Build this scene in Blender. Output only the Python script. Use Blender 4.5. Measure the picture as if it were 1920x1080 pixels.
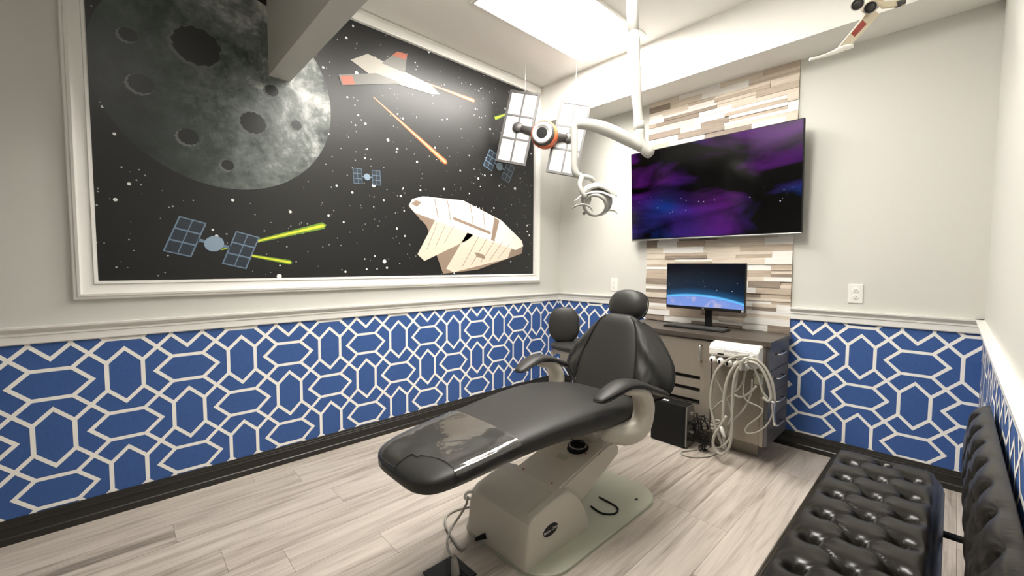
import bpy, bmesh, math, random
import numpy as np
from mathutils import Matrix, Vector
for o in list(bpy.data.objects): bpy.data.objects.remove(o, do_unlink=True)
C = bpy.context.scene.collection
random.seed(7)
# ---------------------------------------------------------------- camera, world, light, exposure
S_ = 0.82
F, YAW, PITCH, ROLL = 783.85, 0.8133582, 0.0545097, 0.0035928
CAM = np.array([3.4207573, -4.0494405, 1.5]) * S_
fw = np.array([-math.sin(YAW)*math.cos(PITCH), math.cos(YAW)*math.cos(PITCH), -math.sin(PITCH)])
rt0 = np.array([math.cos(YAW), math.sin(YAW), 0.0]); up0 = np.cross(rt0, fw)
rt = rt0*math.cos(ROLL)+up0*math.sin(ROLL); up = -rt0*math.sin(ROLL)+up0*math.cos(ROLL)
cam = bpy.data.cameras.new('camera'); cam.sensor_width = 36; cam.lens = F/1920*36; cam.clip_start = 0.02
co = bpy.data.objects.new('camera', cam); C.objects.link(co)
M = Matrix.Identity(4)
for i in range(3): M[i][0], M[i][1], M[i][2], M[i][3] = rt[i], up[i], -fw[i], CAM[i]
co.matrix_world = M
sc = bpy.context.scene; sc.camera = co
w = bpy.data.worlds.new('world'); sc.world = w; w.use_nodes = True
w.node_tree.nodes['Background'].inputs[0].default_value = (0.9, 0.95, 1, 1)
w.node_tree.nodes['Background'].inputs[1].default_value = 0.2
vs = sc.view_settings
vs.view_transform = 'Standard'; vs.look = 'None'; vs.gamma = 1; vs.use_curve_mapping = False
vs.exposure = 0.62
PANEL = 22.0           # radiance of the ceiling light panels

# a pixel of the photograph gives a direction; the plane it lies on gives the distance
def ray(u, v): return fw + rt*(u-960)/F + up*(540-v)/F
def onx(u, v, x): d = ray(u, v); return CAM + d*((x-CAM[0])/d[0])
def ony(u, v, y): d = ray(u, v); return CAM + d*((y-CAM[1])/d[1])
def onz(u, v, z): d = ray(u, v); return CAM + d*((z-CAM[2])/d[2])
def dep(u, v, t): return CAM + ray(u, v)*t

# ---------------------------------------------------------------- materials
def mat(name, col, rough=0.5, metal=0.0, **k):
    m = bpy.data.materials.new(name); m.use_nodes = True
    b = m.node_tree.nodes['Principled BSDF']
    b.inputs['Base Color'].default_value = (*col, 1)
    b.inputs['Roughness'].default_value = rough; b.inputs['Metallic'].default_value = metal
    for a, v in k.items(): b.inputs[a.replace('_', ' ')].default_value = v
    return m
def N(m, t, **k):
    n = m.node_tree.nodes.new(t)
    for a, v in k.items(): setattr(n, a, v)
    return n
def L(m, a, b): m.node_tree.links.new(a, b)
def bsdf(m): return m.node_tree.nodes['Principled BSDF']
def ramp(m, stops, fac):
    r = N(m, 'ShaderNodeValToRGB'); e = r.color_ramp.elements
    while len(e) < len(stops): e.new(0.5)
    for i, (p, c) in enumerate(stops): e[i].position = p; e[i].color = (*c, 1)
    L(m, fac, r.inputs[0]); return r
def noise(m, scale, detail=3, vec=None, **k):
    n = N(m, 'ShaderNodeTexNoise'); n.inputs['Scale'].default_value = scale; n.inputs['Detail'].default_value = detail
    for a, v in k.items(): n.inputs[a].default_value = v
    if vec is not None: L(m, vec, n.inputs['Vector'])
    return n
def pos(m, scale=(1, 1, 1), obj=False):
    mp = N(m, 'ShaderNodeMapping'); mp.inputs['Scale'].default_value = scale
    if obj: L(m, N(m, 'ShaderNodeTexCoord').outputs['Object'], mp.inputs[0])
    else: L(m, N(m, 'ShaderNodeNewGeometry').outputs['Position'], mp.inputs[0])
    return mp
def math_(m, op, a, b=None, c=None):
    n = N(m, 'ShaderNodeMath', operation=op)
    for i, x in enumerate((a, b, c)):
        if x is None: continue
        if isinstance(x, (int, float)): n.inputs[i].default_value = x
        else: L(m, x, n.inputs[i])
    return n.outputs[0]
def bump(m, h, strength=0.1, dist=0.01):
    b = N(m, 'ShaderNodeBump'); b.inputs['Strength'].default_value = strength; b.inputs['Distance'].default_value = dist
    L(m, h, b.inputs['Height']); L(m, b.outputs[0], bsdf(m).inputs['Normal'])
def speck(m, scale, strength, dist=0.002): bump(m, noise(m, scale, 4, pos(m).outputs[0]).outputs[0], strength, dist)

MT = {}
MT['wall'] = mat('wall_paint', (0.60, 0.595, 0.555), 0.55); speck(MT['wall'], 260, 0.05)
MT['ceil'] = mat('ceiling_paint', (0.86, 0.85, 0.81), 0.8); speck(MT['ceil'], 200, 0.05)
MT['trim'] = mat('trim_paint', (0.78, 0.77, 0.73), 0.35)
MT['black_trim'] = mat('baseboard_paint', (0.018, 0.016, 0.013), 0.35)
MT['blue'] = mat('blue_wallpaper', (0.045, 0.125, 0.37), 0.6)
n_ = noise(MT['blue'], 420, 2, pos(MT['blue'], (1, 1, 0.15)).outputs[0])
L(MT['blue'], ramp(MT['blue'], [(0.3, (0.030, 0.085, 0.27)), (0.7, (0.041, 0.112, 0.33))], n_.outputs[0]).outputs[0], bsdf(MT['blue']).inputs['Base Color'])
MT['trellis'] = mat('wallpaper_white', (0.90, 0.88, 0.83), 0.6)
# floor planks
m = MT['plank'] = mat('plank', (0.5, 0.45, 0.4), 0.42)
oi = N(m, 'ShaderNodeObjectInfo')
off = N(m, 'ShaderNodeVectorMath', operation='ADD'); L(m, pos(m, (9, 0.75, 1)).outputs[0], off.inputs[0])
cmb = N(m, 'ShaderNodeCombineXYZ'); L(m, math_(m, 'MULTIPLY', oi.outputs['Random'], 37.0), cmb.inputs[2]); L(m, math_(m, 'MULTIPLY', oi.outputs['Random'], 11.0), cmb.inputs[0]); L(m, cmb.outputs[0], off.inputs[1])
g1 = noise(m, 2.2, 6, off.outputs[0], Roughness=0.62, Distortion=0.6)
off2 = N(m, 'ShaderNodeVectorMath', operation='ADD'); L(m, pos(m, (70, 2.2, 1)).outputs[0], off2.inputs[0]); L(m, cmb.outputs[0], off2.inputs[1])
g2 = noise(m, 1.6, 4, off2.outputs[0])
v = math_(m, 'ADD', math_(m, 'MULTIPLY', g1.outputs[0], 0.75), math_(m, 'MULTIPLY', g2.outputs[0], 0.25))
v = math_(m, 'ADD', v, math_(m, 'MULTIPLY', math_(m, 'SUBTRACT', oi.outputs['Random'], 0.5), 0.10))
r_ = ramp(m, [(0.27, (0.17, 0.14, 0.115)), (0.40, (0.36, 0.31, 0.262)), (0.52, (0.49, 0.435, 0.378)), (0.70, (0.60, 0.54, 0.475))], v)
L(m, r_.outputs[0], bsdf(m).inputs['Base Color']); bump(m, v, 0.12, 0.003)
MT['gap'] = mat('floor_base', (0.20, 0.17, 0.15), 0.8)
# stone strips
def stone(name, a, b):
    m = mat(name, a, 0.6); oi = N(m, 'ShaderNodeObjectInfo')
    p = pos(m, (4, 4, 45)); o2 = N(m, 'ShaderNodeVectorMath', operation='ADD'); L(m, p.outputs[0], o2.inputs[0])
    cb = N(m, 'ShaderNodeCombineXYZ'); L(m, math_(m, 'MULTIPLY', oi.outputs['Random'], 50), cb.inputs[0]); L(m, cb.outputs[0], o2.inputs[1])
    n = noise(m, 1.5, 5, o2.outputs[0], Distortion=0.5)
    L(m, ramp(m, [(0.3, a), (0.7, b)], n.outputs[0]).outputs[0], bsdf(m).inputs['Base Color']); bump(m, n.outputs[0], 0.35, 0.004)
    return m
STONES = [stone('stone_white', (0.74, 0.72, 0.68), (0.85, 0.83, 0.79)), stone('stone_cream', (0.58, 0.50, 0.41), (0.72, 0.64, 0.54)),
          stone('stone_beige', (0.40, 0.325, 0.25), (0.54, 0.45, 0.36)), stone('stone_taupe', (0.215, 0.17, 0.135), (0.33, 0.265, 0.21))]
MT['grout'] = mat('stone_backing', (0.30, 0.25, 0.20), 0.9)
MT['vinyl'] = mat('chair_vinyl', (0.026, 0.025, 0.023), 0.46, Specular_IOR_Level=0.38); speck(MT['vinyl'], 900, 0.25, 0.001)
MT['leather'] = mat('bench_leather', (0.010, 0.0085, 0.006), 0.27, Specular_IOR_Level=0.4)
n_ = noise(MT['leather'], 55, 5, pos(MT['leather']).outputs[0]); bump(MT['leather'], n_.outputs[0], 0.15, 0.003)
MT['beige'] = mat('chair_enamel', (0.56, 0.52, 0.44), 0.36); speck(MT['beige'], 700, 0.12, 0.001)
MT['plate'] = mat('base_plate_enamel', (0.42, 0.43, 0.335), 0.45)
MT['white_plastic'] = mat('white_plastic', (0.80, 0.78, 0.73), 0.3)
MT['light_plastic'] = mat('lamp_plastic', (0.45, 0.445, 0.41), 0.25)
MT['hose'] = mat('hose_grey', (0.37, 0.35, 0.30), 0.4)
MT['black_plastic'] = mat('black_plastic', (0.010, 0.010, 0.010), 0.4, Specular_IOR_Level=0.25)
MT['matte_black'] = mat('matte_black', (0.008, 0.008, 0.008), 0.6, Specular_IOR_Level=0.25)
MT['chrome'] = mat('chrome', (0.75, 0.74, 0.72), 0.18, 1.0)
MT['steel'] = mat('dull_steel', (0.35, 0.35, 0.34), 0.4, 1.0)
m = MT['counter'] = mat('counter_laminate', (0.10, 0.085, 0.07), 0.38)
n_ = noise(m, 2.0, 5, pos(m, (3, 60, 60)).outputs[0]); L(m, ramp(m, [(0.3, (0.052, 0.042, 0.033)), (0.7, (0.085, 0.070, 0.056))], n_.outputs[0]).outputs[0], bsdf(m).inputs['Base Color'])
m = MT['cabinet'] = mat('cabinet_laminate', (0.33, 0.29, 0.245), 0.30, 0.35)
n_ = noise(m, 3.0, 3, pos(m, (80, 80, 2)).outputs[0]); L(m, ramp(m, [(0.3, (0.285, 0.25, 0.205)), (0.7, (0.30, 0.265, 0.22))], n_.outputs[0]).outputs[0], bsdf(m).inputs['Base Color'])
MT['drawer'] = mat('drawer_laminate', (0.13, 0.125, 0.125), 0.33, 0.4)
MT['dark_gap'] = mat('dark_recess', (0.01, 0.009, 0.008), 0.8)
MT['label_white'] = mat('printed_label', (0.75, 0.74, 0.72), 0.5)
MT['grey_print'] = mat('grey_print', (0.42, 0.41, 0.45), 0.5)
MT['silver_print'] = mat('silver_print', (0.62, 0.58, 0.52), 0.4)
MT['panel_white'] = mat('model_panel_white', (0.40, 0.40, 0.395), 0.4)
MT['model_dark'] = mat('model_dark_grey', (0.045, 0.042, 0.04), 0.45)
MT['model_orange'] = mat('model_orange', (0.62, 0.12, 0.035), 0.4)
MT['model_cream'] = mat('model_cream', (0.66, 0.58, 0.43), 0.45)
MT['model_red'] = mat('model_red', (0.33, 0.045, 0.03), 0.5)
MT['string'] = mat('clear_thread', (0.8, 0.8, 0.8), 0.3)
def emis(name, col, s):
    m = bpy.data.materials.new(name); m.use_nodes = True; nt = m.node_tree; nt.nodes.clear()
    e = nt.nodes.new('ShaderNodeEmission'); e.inputs[0].default_value = (*col, 1); e.inputs[1].default_value = s
    o = nt.nodes.new('ShaderNodeOutputMaterial'); nt.links.new(e.outputs[0], o.inputs[0]); return m
MT['panel'] = emis('light_panel', (1.0, 0.955, 0.89), PANEL)
# clear plastic sleeve
m = MT['clear'] = bpy.data.materials.new('clear_plastic'); m.use_nodes = True
nt = m.node_tree; nt.nodes.clear()
o = nt.nodes.new('ShaderNodeOutputMaterial'); mx = nt.nodes.new('ShaderNodeMixShader'); tr = nt.nodes.new('ShaderNodeBsdfTransparent'); gl = nt.nodes.new('ShaderNodeBsdfGlossy')
gl.inputs['Roughness'].default_value = 0.08; tr.inputs[0].default_value = (0.93, 0.93, 0.92, 1)
fr = nt.nodes.new('ShaderNodeFresnel'); fr.inputs[0].default_value = 1.75
nz = nt.nodes.new('ShaderNodeTexNoise'); nz.inputs['Scale'].default_value = 9; nz.inputs['Detail'].default_value = 3
bp = nt.nodes.new('ShaderNodeBump'); bp.inputs['Strength'].default_value = 0.35; bp.inputs['Distance'].default_value = 0.012
geo = nt.nodes.new('ShaderNodeNewGeometry'); nt.links.new(geo.outputs['Position'], nz.inputs['Vector'])
nt.links.new(nz.outputs[0], bp.inputs['Height']); nt.links.new(bp.outputs[0], gl.inputs['Normal']); nt.links.new(bp.outputs[0], fr.inputs['Normal'])
nt.links.new(fr.outputs[0], mx.inputs[0]); nt.links.new(tr.outputs[0], mx.inputs[1]); nt.links.new(gl.outputs[0], mx.inputs[2]); df = nt.nodes.new('ShaderNodeBsdfDiffuse'); df.inputs[0].default_value = (0.55, 0.53, 0.50, 1); hz = nt.nodes.new('ShaderNodeMixShader'); hz.inputs[0].default_value = 0.05
nt.links.new(mx.outputs[0], hz.inputs[1]); nt.links.new(df.outputs[0], hz.inputs[2]); nt.links.new(hz.outputs[0], o.inputs[0])  # hazy ceiling reflection put into the sleeve as a faint grey diffuse mix

# ---------------------------------------------------------------- mesh helpers
def tag(o, label=None, cat=None, group=None, kind=None):
    for k, v in (('label', label), ('category', cat), ('group', group), ('kind', kind)):
        if v: o[k] = v
    return o
ORI = {}
def empty(name, loc, label, cat, group=None):
    o = bpy.data.objects.new(name, None); C.objects.link(o); o.location = loc; o.empty_display_size = 0.05
    ORI[o.name] = Vector(loc); return tag(o, label, cat, group)
def origin(p):
    return ORI.get(p.name, Vector((0, 0, 0))) if p is not None else Vector((0, 0, 0))
def obj(name, data, m, parent=None, smooth=False, loc=None):
    """data = (verts, faces) or a bmesh, in world coordinates; loc = own origin in the world"""
    me = bpy.data.meshes.new(name)
    po = origin(parent); own = Vector(loc) if loc is not None else po
    if isinstance(data, bmesh.types.BMesh):
        bmesh.ops.translate(data, verts=data.verts, vec=-own); data.to_mesh(me); data.free()
    else:
        me.from_pydata([tuple(Vector(p)-own) for p in data[0]], [], data[1]); 
        bm = bmesh.new(); bm.from_mesh(me); bmesh.ops.recalc_face_normals(bm, faces=bm.faces); bm.to_mesh(me); bm.free()
    me.materials.append(m)
    if smooth: 
        for p in me.polygons: p.use_smooth = True
    o = bpy.data.objects.new(name, me); C.objects.link(o); o.location = own-po; o.parent = parent; ORI[o.name] = own
    return o
def shade_auto(o, ang=40):
    me = o.data
    for p in me.polygons: p.use_smooth = True
    me.set_sharp_from_angle(angle=math.radians(ang)); return o
def box(x0, x1, y0, y1, z0, z1, bev=0.0, seg=2, bm=None):
    b = bmesh.new(); bmesh.ops.create_cube(b, size=1)
    for v in b.verts: v.co = ((x0+x1)/2+v.co.x*(x1-x0), (y0+y1)/2+v.co.y*(y1-y0), (z0+z1)/2+v.co.z*(z1-z0))
    if bev: bmesh.ops.bevel(b, geom=list(b.edges), offset=bev, segments=seg, profile=0.5, affect='EDGES')
    if bm is None: return b
    me = bpy.data.meshes.new('t'); b.to_mesh(me); b.free(); bm.from_mesh(me); bpy.data.meshes.remove(me); return bm
def merge(*bs):
    a = bs[0]
    for b in bs[1:]:
        me = bpy.data.meshes.new('t')
        if isinstance(b, bmesh.types.BMesh): b.to_mesh(me); b.free()
        else: me.from_pydata([tuple(p) for p in b[0]], [], b[1])
        a.from_mesh(me); bpy.data.meshes.remove(me)
    return a
def tobm(d):
    b = bmesh.new(); me = bpy.data.meshes.new('t'); me.from_pydata([tuple(p) for p in d[0]], [], d[1]); b.from_mesh(me); bpy.data.meshes.remove(me)
    bmesh.ops.recalc_face_normals(b, faces=b.faces); return b
def catmull(P, n=6):
    P = [np.array(p, float) for p in P]; Q = [2*P[0]-P[1]]+P+[2*P[-1]-P[-2]]; out = []
    for i in range(1, len(Q)-2):
        for k in range(n):
            t = k/n; a, b, c, d = Q[i-1:i+3]
            out.append(0.5*((2*b)+(c-a)*t+(2*a-5*b+4*c-d)*t*t+(3*b-a-3*c+d)*t**3))
    out.append(P[-1]); return out
def loft(rings, cap=True, closed=False):
    n = len(rings[0]); V = [tuple(p) for r in rings for p in r]; Fc = []
    for i in range(len(rings)-1):
        for j in range(n): Fc.append((i*n+j, i*n+(j+1) % n, (i+1)*n+(j+1) % n, (i+1)*n+j))
    if cap: Fc.append(tuple(range(n))[::-1]); Fc.append(tuple((len(rings)-1)*n+j for j in range(n)))
    return V, Fc
def tube(P, r, n=10, sm=6, flat=1.0, upv=None, round_cap=False):
    """round tube; r a number or one per control point; flat < 1 squashes along the second axis"""
    rr = r if isinstance(r, (list, tuple)) else [r]*len(P)
    if sm > 1 and len(P) > 2:
        X = catmull([np.append(np.array(p, float), q) for p, q in zip(P, rr)], sm)
        P = [x[:3] for x in X]; rr = [max(x[3], 1e-4) for x in X]
    else: P = [np.array(p, float) for p in P]
    T = []
    for i in range(len(P)):
        d = P[min(i+1, len(P)-1)]-P[max(i-1, 0)]; T.append(d/(np.linalg.norm(d)+1e-12))
    a = np.array(upv, float) if upv is not None else (np.array([0, 0, 1.0]) if abs(T[0][2]) < 0.9 else np.array([1.0, 0, 0]))
    if round_cap:
        P = [P[0]-T[0]*rr[0]*0.75, P[0]-T[0]*rr[0]*0.5]+P+[P[-1]+T[-1]*rr[-1]*0.5, P[-1]+T[-1]*rr[-1]*0.75]
        rr = [rr[0]*0.45, rr[0]*0.82]+list(rr)+[rr[-1]*0.82, rr[-1]*0.45]; T = [T[0], T[0]]+T+[T[-1], T[-1]]
    rings = []
    for p, t, q in zip(P, T, rr):
        u = np.cross(t, a); u /= np.linalg.norm(u)+1e-12; v = np.cross(u, t)
        if upv is None: a = v
        rings.append([p+u*q*math.cos(2*math.pi*k/n)+v*q*flat*math.sin(2*math.pi*k/n) for k in range(n)])
    return loft(rings)
def frame(ax):
    ax = np.array(ax, float); ax /= np.linalg.norm(ax); h = np.array([0, 0, 1.0]) if abs(ax[2]) < 0.9 else np.array([1.0, 0, 0])
    u = np.cross(h, ax); u /= np.linalg.norm(u); return u, np.cross(ax, u), ax
def lathe(c, ax, prof, n=24, cap=True):
    u, v, a = frame(ax); c = np.array(c, float)
    return loft([[c+a*h+u*r*math.cos(2*math.pi*k/n)+v*r*math.sin(2*math.pi*k/n) for k in range(n)] for r, h in prof], cap)
def ellipsoid(c, R, mtx=None, n=24, k=14, e=1.0):
    rings = []
    for i in range(1, k):
        th = math.pi*i/k; z = math.cos(th); r = math.sin(th)
        z = math.copysign(abs(z)**e, z); r = r**e
        ring = []
        for j in range(n):
            p = 2*math.pi*j/n; cx = math.copysign(abs(math.cos(p))**e, math.cos(p)); cy = math.copysign(abs(math.sin(p))**e, math.sin(p))
            q = Vector((R[0]*r*cx, R[1]*r*cy, R[2]*z))
            if mtx is not None: q = mtx @ q
            ring.append(q+Vector(c))
        rings.append(ring)
    return loft(rings)
def extrude(poly, axis, a, b):
    """closed polygon in the two other axes, extruded along axis 'x' or 'y' from a to b"""
    def P(p, t): return (t, p[0], p[1]) if axis == 'x' else ((p[0], t, p[1]) if axis == 'y' else (p[0], p[1], t))
    return loft([[P(p, a) for p in poly], [P(p, b) for p in poly]])
def grid(fn, nu, nv):
    V = [fn(i/nu, j/nv) for i in range(nu+1) for j in range(nv+1)]
    return V, [(i*(nv+1)+j, (i+1)*(nv+1)+j, (i+1)*(nv+1)+j+1, i*(nv+1)+j+1) for i in range(nu) for j in range(nv)]
def text(name, s, size, origin_, ux, uy, m, parent, shear=0.0, ext=0.0004):
    cu = bpy.data.curves.new(name, 'FONT'); cu.body = s; cu.size = size; cu.align_x = 'CENTER'; cu.align_y = 'CENTER'; cu.shear = shear; cu.extrude = ext
    t = bpy.data.objects.new(name, cu); C.objects.link(t)
    bpy.context.view_layer.update()
    me = bpy.data.meshes.new_from_object(t.evaluated_get(bpy.context.evaluated_depsgraph_get()))
    bpy.data.objects.remove(t); ux = Vector(ux).normalized(); uy = Vector(uy).normalized(); uz = ux.cross(uy)
    V = [Vector(origin_)+ux*v.co.x+uy*v.co.y+uz*v.co.z for v in me.vertices]; Fc = [tuple(p.vertices) for p in me.polygons]
    bpy.data.meshes.remove(me); return obj(name, (V, Fc), m, parent)
UNIT = {}
def unit_box(name, m, parent, x0, x1, y0, y1, z0, z1):
    """alike pieces share one cube mesh per material"""
    if m.name not in UNIT:
        b = bmesh.new(); bmesh.ops.create_cube(b, size=1); bmesh.ops.bevel(b, geom=list(b.edges), offset=0.006, segments=1, affect='EDGES')
        me = bpy.data.meshes.new(name); b.to_mesh(me); b.free(); me.materials.append(m); UNIT[m.name] = me
    o = bpy.data.objects.new(name, UNIT[m.name]); C.objects.link(o); o.parent = parent
    o.location = Vector(((x0+x1)/2, (y0+y1)/2, (z0+z1)/2))-origin(parent); o.scale = (x1-x0, y1-y0, z1-z0); return o

# ---------------------------------------------------------------- the room
W, H, HS, SOF, Y0 = 2.925, 2.93, 2.584, 0.304, -5.2
ZR0, ZR1, ZB = 0.873, 0.952, 0.108
def struct(name, d, m, parent=None): return tag(obj(name, d, m, parent), kind='structure')
floor = struct('floor', box(-0.1, W+0.1, Y0-0.1, 0.1, -0.1, -0.012), MT['gap'])
pw = 0.182; ix = 0; x = -0.05
while x < W:
    y = 0.02 - random.random()*1.15
    ys = [0.0]
    while y > Y0: ys.append(y); y -= 1.22
    ys.append(Y0)
    for a, b in zip(ys[:-1], ys[1:]):
        xa, xb = max(x, 0.0), min(x+pw, W)
        unit_box('plank', MT['plank'], floor, xa+0.0006, xb-0.0006, b+0.0006, a-0.0006, -0.0125, 0.0)
    x += pw
wl = struct('wall_left', box(-0.1, 0, Y0-0.1, 0.1, 0, H), MT['wall'])
wb = struct('wall_back', box(0, W, 0, 0.1, 0, H), MT['wall'])
wr = struct('wall_right', box(W, W+0.1, Y0-0.1, 0.1, 0, H), MT['wall'])
struct('wall_front', box(0, W, Y0-0.1, Y0, 0, H), MT['wall'])
struct('ceiling', box(-0.1, W+0.1, Y0-0.1, 0.1, H, H+0.1), MT['ceil'])
struct('wall_soffit', box(0, W, -SOF, 0, HS, H), MT['ceil'])
struct('ceiling_beam', box(0, W, -2.635, -2.52, 2.33, H), MT['wall'])
# wallpaper with its printed trellis: strips about 16 mm wide on a 0.247 m lattice of hexagons
def trellis(tr, a0, a1, z0, z1, ph, pz, parity, wd=0.0165):
    """tr(a, z) -> point; a runs along the wall"""
    c, q, d = 0.2472, 0.066, 0.2472/2
    V, Fc = [], []
    def clip(poly):
        for ax, lim, sg in ((0, a0, 1), (0, a1, -1), (1, z0, 1), (1, z1, -1)):
            out = []
            for i in range(len(poly)):
                A, B = poly[i-1], poly[i]; ia, ib = (A[ax]-lim)*sg >= 0, (B[ax]-lim)*sg >= 0
                if ia != ib:
                    t = (lim-A[ax])/(B[ax]-A[ax]); out.append(tuple(A[k]+t*(B[k]-A[k]) for k in (0, 1)))
                if ib: out.append(B)
            poly = out
            if not poly: break
        return poly
    def seg(p, r, e0=0.0, e1=0.0):
        p = np.array(p, float); r = np.array(r, float); t = (r-p)/np.linalg.norm(r-p); n = np.array([-t[1], t[0]])*wd/2
        p = p-t*e0; r = r+t*e1
        pl = clip([tuple(p+n), tuple(r+n), tuple(r-n), tuple(p-n)])
        if len(pl) >= 3:
            ly = 0 if abs(t[1]) < 0.1 else (1 if abs(t[0]) < 0.1 else (2 if t[0]*t[1] > 0 else 3))
            k = len(V); V.extend(tr(v[0], v[1], ly*0.0002) for v in pl); Fc.append(tuple(range(k, k+len(pl))))
    h = wd/2
    for i in range(int((a0-ph)/c)-2, int((a1-ph)/c)+3):
        for j in range(-1, 5):
            x0, y0 = ph+i*c, pz+j*c      # lower left X of the cell
            ox, oy = x0+d, y0+d; hz = (i+j+parity) % 2 == 0
            f = (lambda a, b: (ox+a, oy+b)) if hz else (lambda a, b: (ox+b, oy+a))
            for s in (1, -1):
                seg(f(-q, s*q), f(q, s*q), h*0.41, h*0.41)
                for s2 in (1, -1):
                    seg(f(s*q, s2*q), f(s*2*q, 0), h*0.41, h)
                    seg(f(s*q, s2*q), f(s*d, s2*d), h*0.4, 0)
    return V, Fc
e = 0.0015
wp = obj('wallpaper', box(-0.01, e, Y0, -0.001, 0.02, ZR0+0.02), MT['blue'], wl)
obj('wallpaper_trellis', trellis(lambda a, z, l: (e+0.0004+l, a, z), Y0, -0.002, 0.05, ZR0+0.01, -2.688, 0.805-0.2472*3, 0), MT['trellis'], wp)
wp = obj('wallpaper', box(0.001, W-0.001, -e, 0.01, 0.02, ZR0+0.02), MT['blue'], wb)
obj('wallpaper_trellis', trellis(lambda a, z, l: (a, -e-0.0004-l, z), 0.002, W-0.002, 0.05, ZR0+0.01, 2.306, 0.796-0.2472*3, 1), MT['trellis'], wp)
wp = obj('wallpaper', box(W-e, W+0.01, Y0, -0.001, 0.02, ZR0+0.02), MT['blue'], wr)
obj('wallpaper_trellis', trellis(lambda a, z, l: (W-e-0.0004-l, a, z), Y0, -0.002, 0.05, ZR0+0.01, -2.6, 0.796-0.2472*3, 0), MT['trellis'], wp)
# mouldings: (distance from the wall, height)
RAIL = [(0, ZR0), (0.010, ZR0), (0.014, ZR0+0.005), (0.014, ZR0+0.036), (0.018, ZR0+0.040), (0.018, ZR0+0.047), (0.011, ZR0+0.050), (0.012, ZR0+0.056), (0.024, ZR0+0.066), (0.026, ZR0+0.068), (0.032, ZR0+0.070), (0.033, ZR0+0.079), (0, ZR0+0.079)]
BASE = [(0, 0), (0.020, 0), (0.021, 0.030), (0.017, 0.034), (0.016, 0.036), (0.016, 0.073), (0.020, 0.075), (0.020, 0.080), (0.013, 0.084), (0.012, 0.093), (0.009, 0.095), (0.008, ZB-0.002), (0.005, ZB), (0, ZB)]
def moulding(name, prof, side, m, cut=None):
    if side == 'left': d = extrude([(x, z) for x, z in prof], 'y', Y0, 0)
    elif side == 'right': d = extrude([(W-x, z) for x, z in prof], 'y', Y0, 0)
    else: d = extrude([(-x, z) for x, z in prof], 'x', cut[0], cut[1])
    return shade_auto(struct(name, d, m), 35)
moulding('trim_1', RAIL, 'left', MT['trim']); moulding('trim_2', RAIL, 'back', MT['trim'], (0, 0.985)); moulding('trim_3', RAIL, 'back', MT['trim'], (2.052, W)); moulding('trim_4', RAIL, 'right', MT['trim'])
moulding('baseboard_left', BASE, 'left', MT['black_trim']); moulding('baseboard_back', BASE, 'back', MT['black_trim'], (0, W)); moulding('baseboard_right', BASE, 'right', MT['black_trim'])
# stone strip cladding behind the screens
SX0, SX1, SZ0, SZ1 = 0.985, 2.052, 0.772, 2.584
clad = struct('wall_cladding', box(SX0, SX1, -0.004, 0, SZ0, SZ1), MT['grout'])
z = SZ0; last = -1
while z < SZ1-0.004:
    h = random.choice([0.046, 0.046, 0.05, 0.03, 0.042]); h = min(h, SZ1-z)
    if SZ1-z-h < 0.02: h = SZ1-z
    x = SX0-random.random()*0.15
    while x < SX1:
        l = random.uniform(0.15, 0.42)
        if SX1-(x+l) < 0.06: l = SX1-x+0.0001
        k = random.choices([0, 1, 2, 3], [36, 27, 22, 15])[0]
        if k == last: k = (k+random.randint(1, 3)) % 4
        last = k
        a, b = max(x, SX0), min(x+l, SX1)
        if b-a > 0.015:
            t = random.uniform(0.009, 0.019)
            if h > 0.04 and random.random() < 0.3:
                k2 = random.choice([0, 1, 2]); unit_box('stone_tile', STONES[k], clad, a, b-0.0005, -t, 0, z, z+h*0.5-0.0004); unit_box('stone_tile', STONES[k2], clad, a, b-0.0005, -random.uniform(0.009, 0.018), 0, z+h*0.5, z+h-0.0004)
            else: unit_box('stone_tile', STONES[k], clad, a, b-0.0005, -t, 0, z, z+h-0.0004)
        x += l
    z += h

# ---------------------------------------------------------------- ceiling light panels, two of them added out of view
def light_panel(x0, x1, y0, y1, label):
    r = empty('ceiling_light', ((x0+x1)/2, (y0+y1)/2, H), label, 'ceiling light', 'recessed light panels in the ceiling')
    f = 0.022
    b = merge(box(x0-f, x1+f, y0-f, y0, H-0.014, H, 0.003), box(x0-f, x1+f, y1, y1+f, H-0.014, H, 0.003), box(x0-f, x0, y0, y1, H-0.014, H, 0.003), box(x1, x1+f, y0, y1, H-0.014, H, 0.003))
    obj('frame', b, MT['trim'], r); obj('diffuser', box(x0, x1, y0, y1, H-0.006, H-0.001), MT['panel'], r)
light_panel(0.60, 1.16, -1.58, -0.46, 'glowing rectangular ceiling light panel beside the lamp post')
light_panel(1.36, 1.92, -2.44, -1.30, 'added glowing rectangular ceiling light panel, unseen above the view')  # unseen panel, added to raise the brightness of the room
light_panel(2.12, 2.42, -3.45, -3.15, 'small added square ceiling light panel, unseen behind the ceiling beam')  # unseen fill panel, added to brighten the chair base and near side

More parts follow.
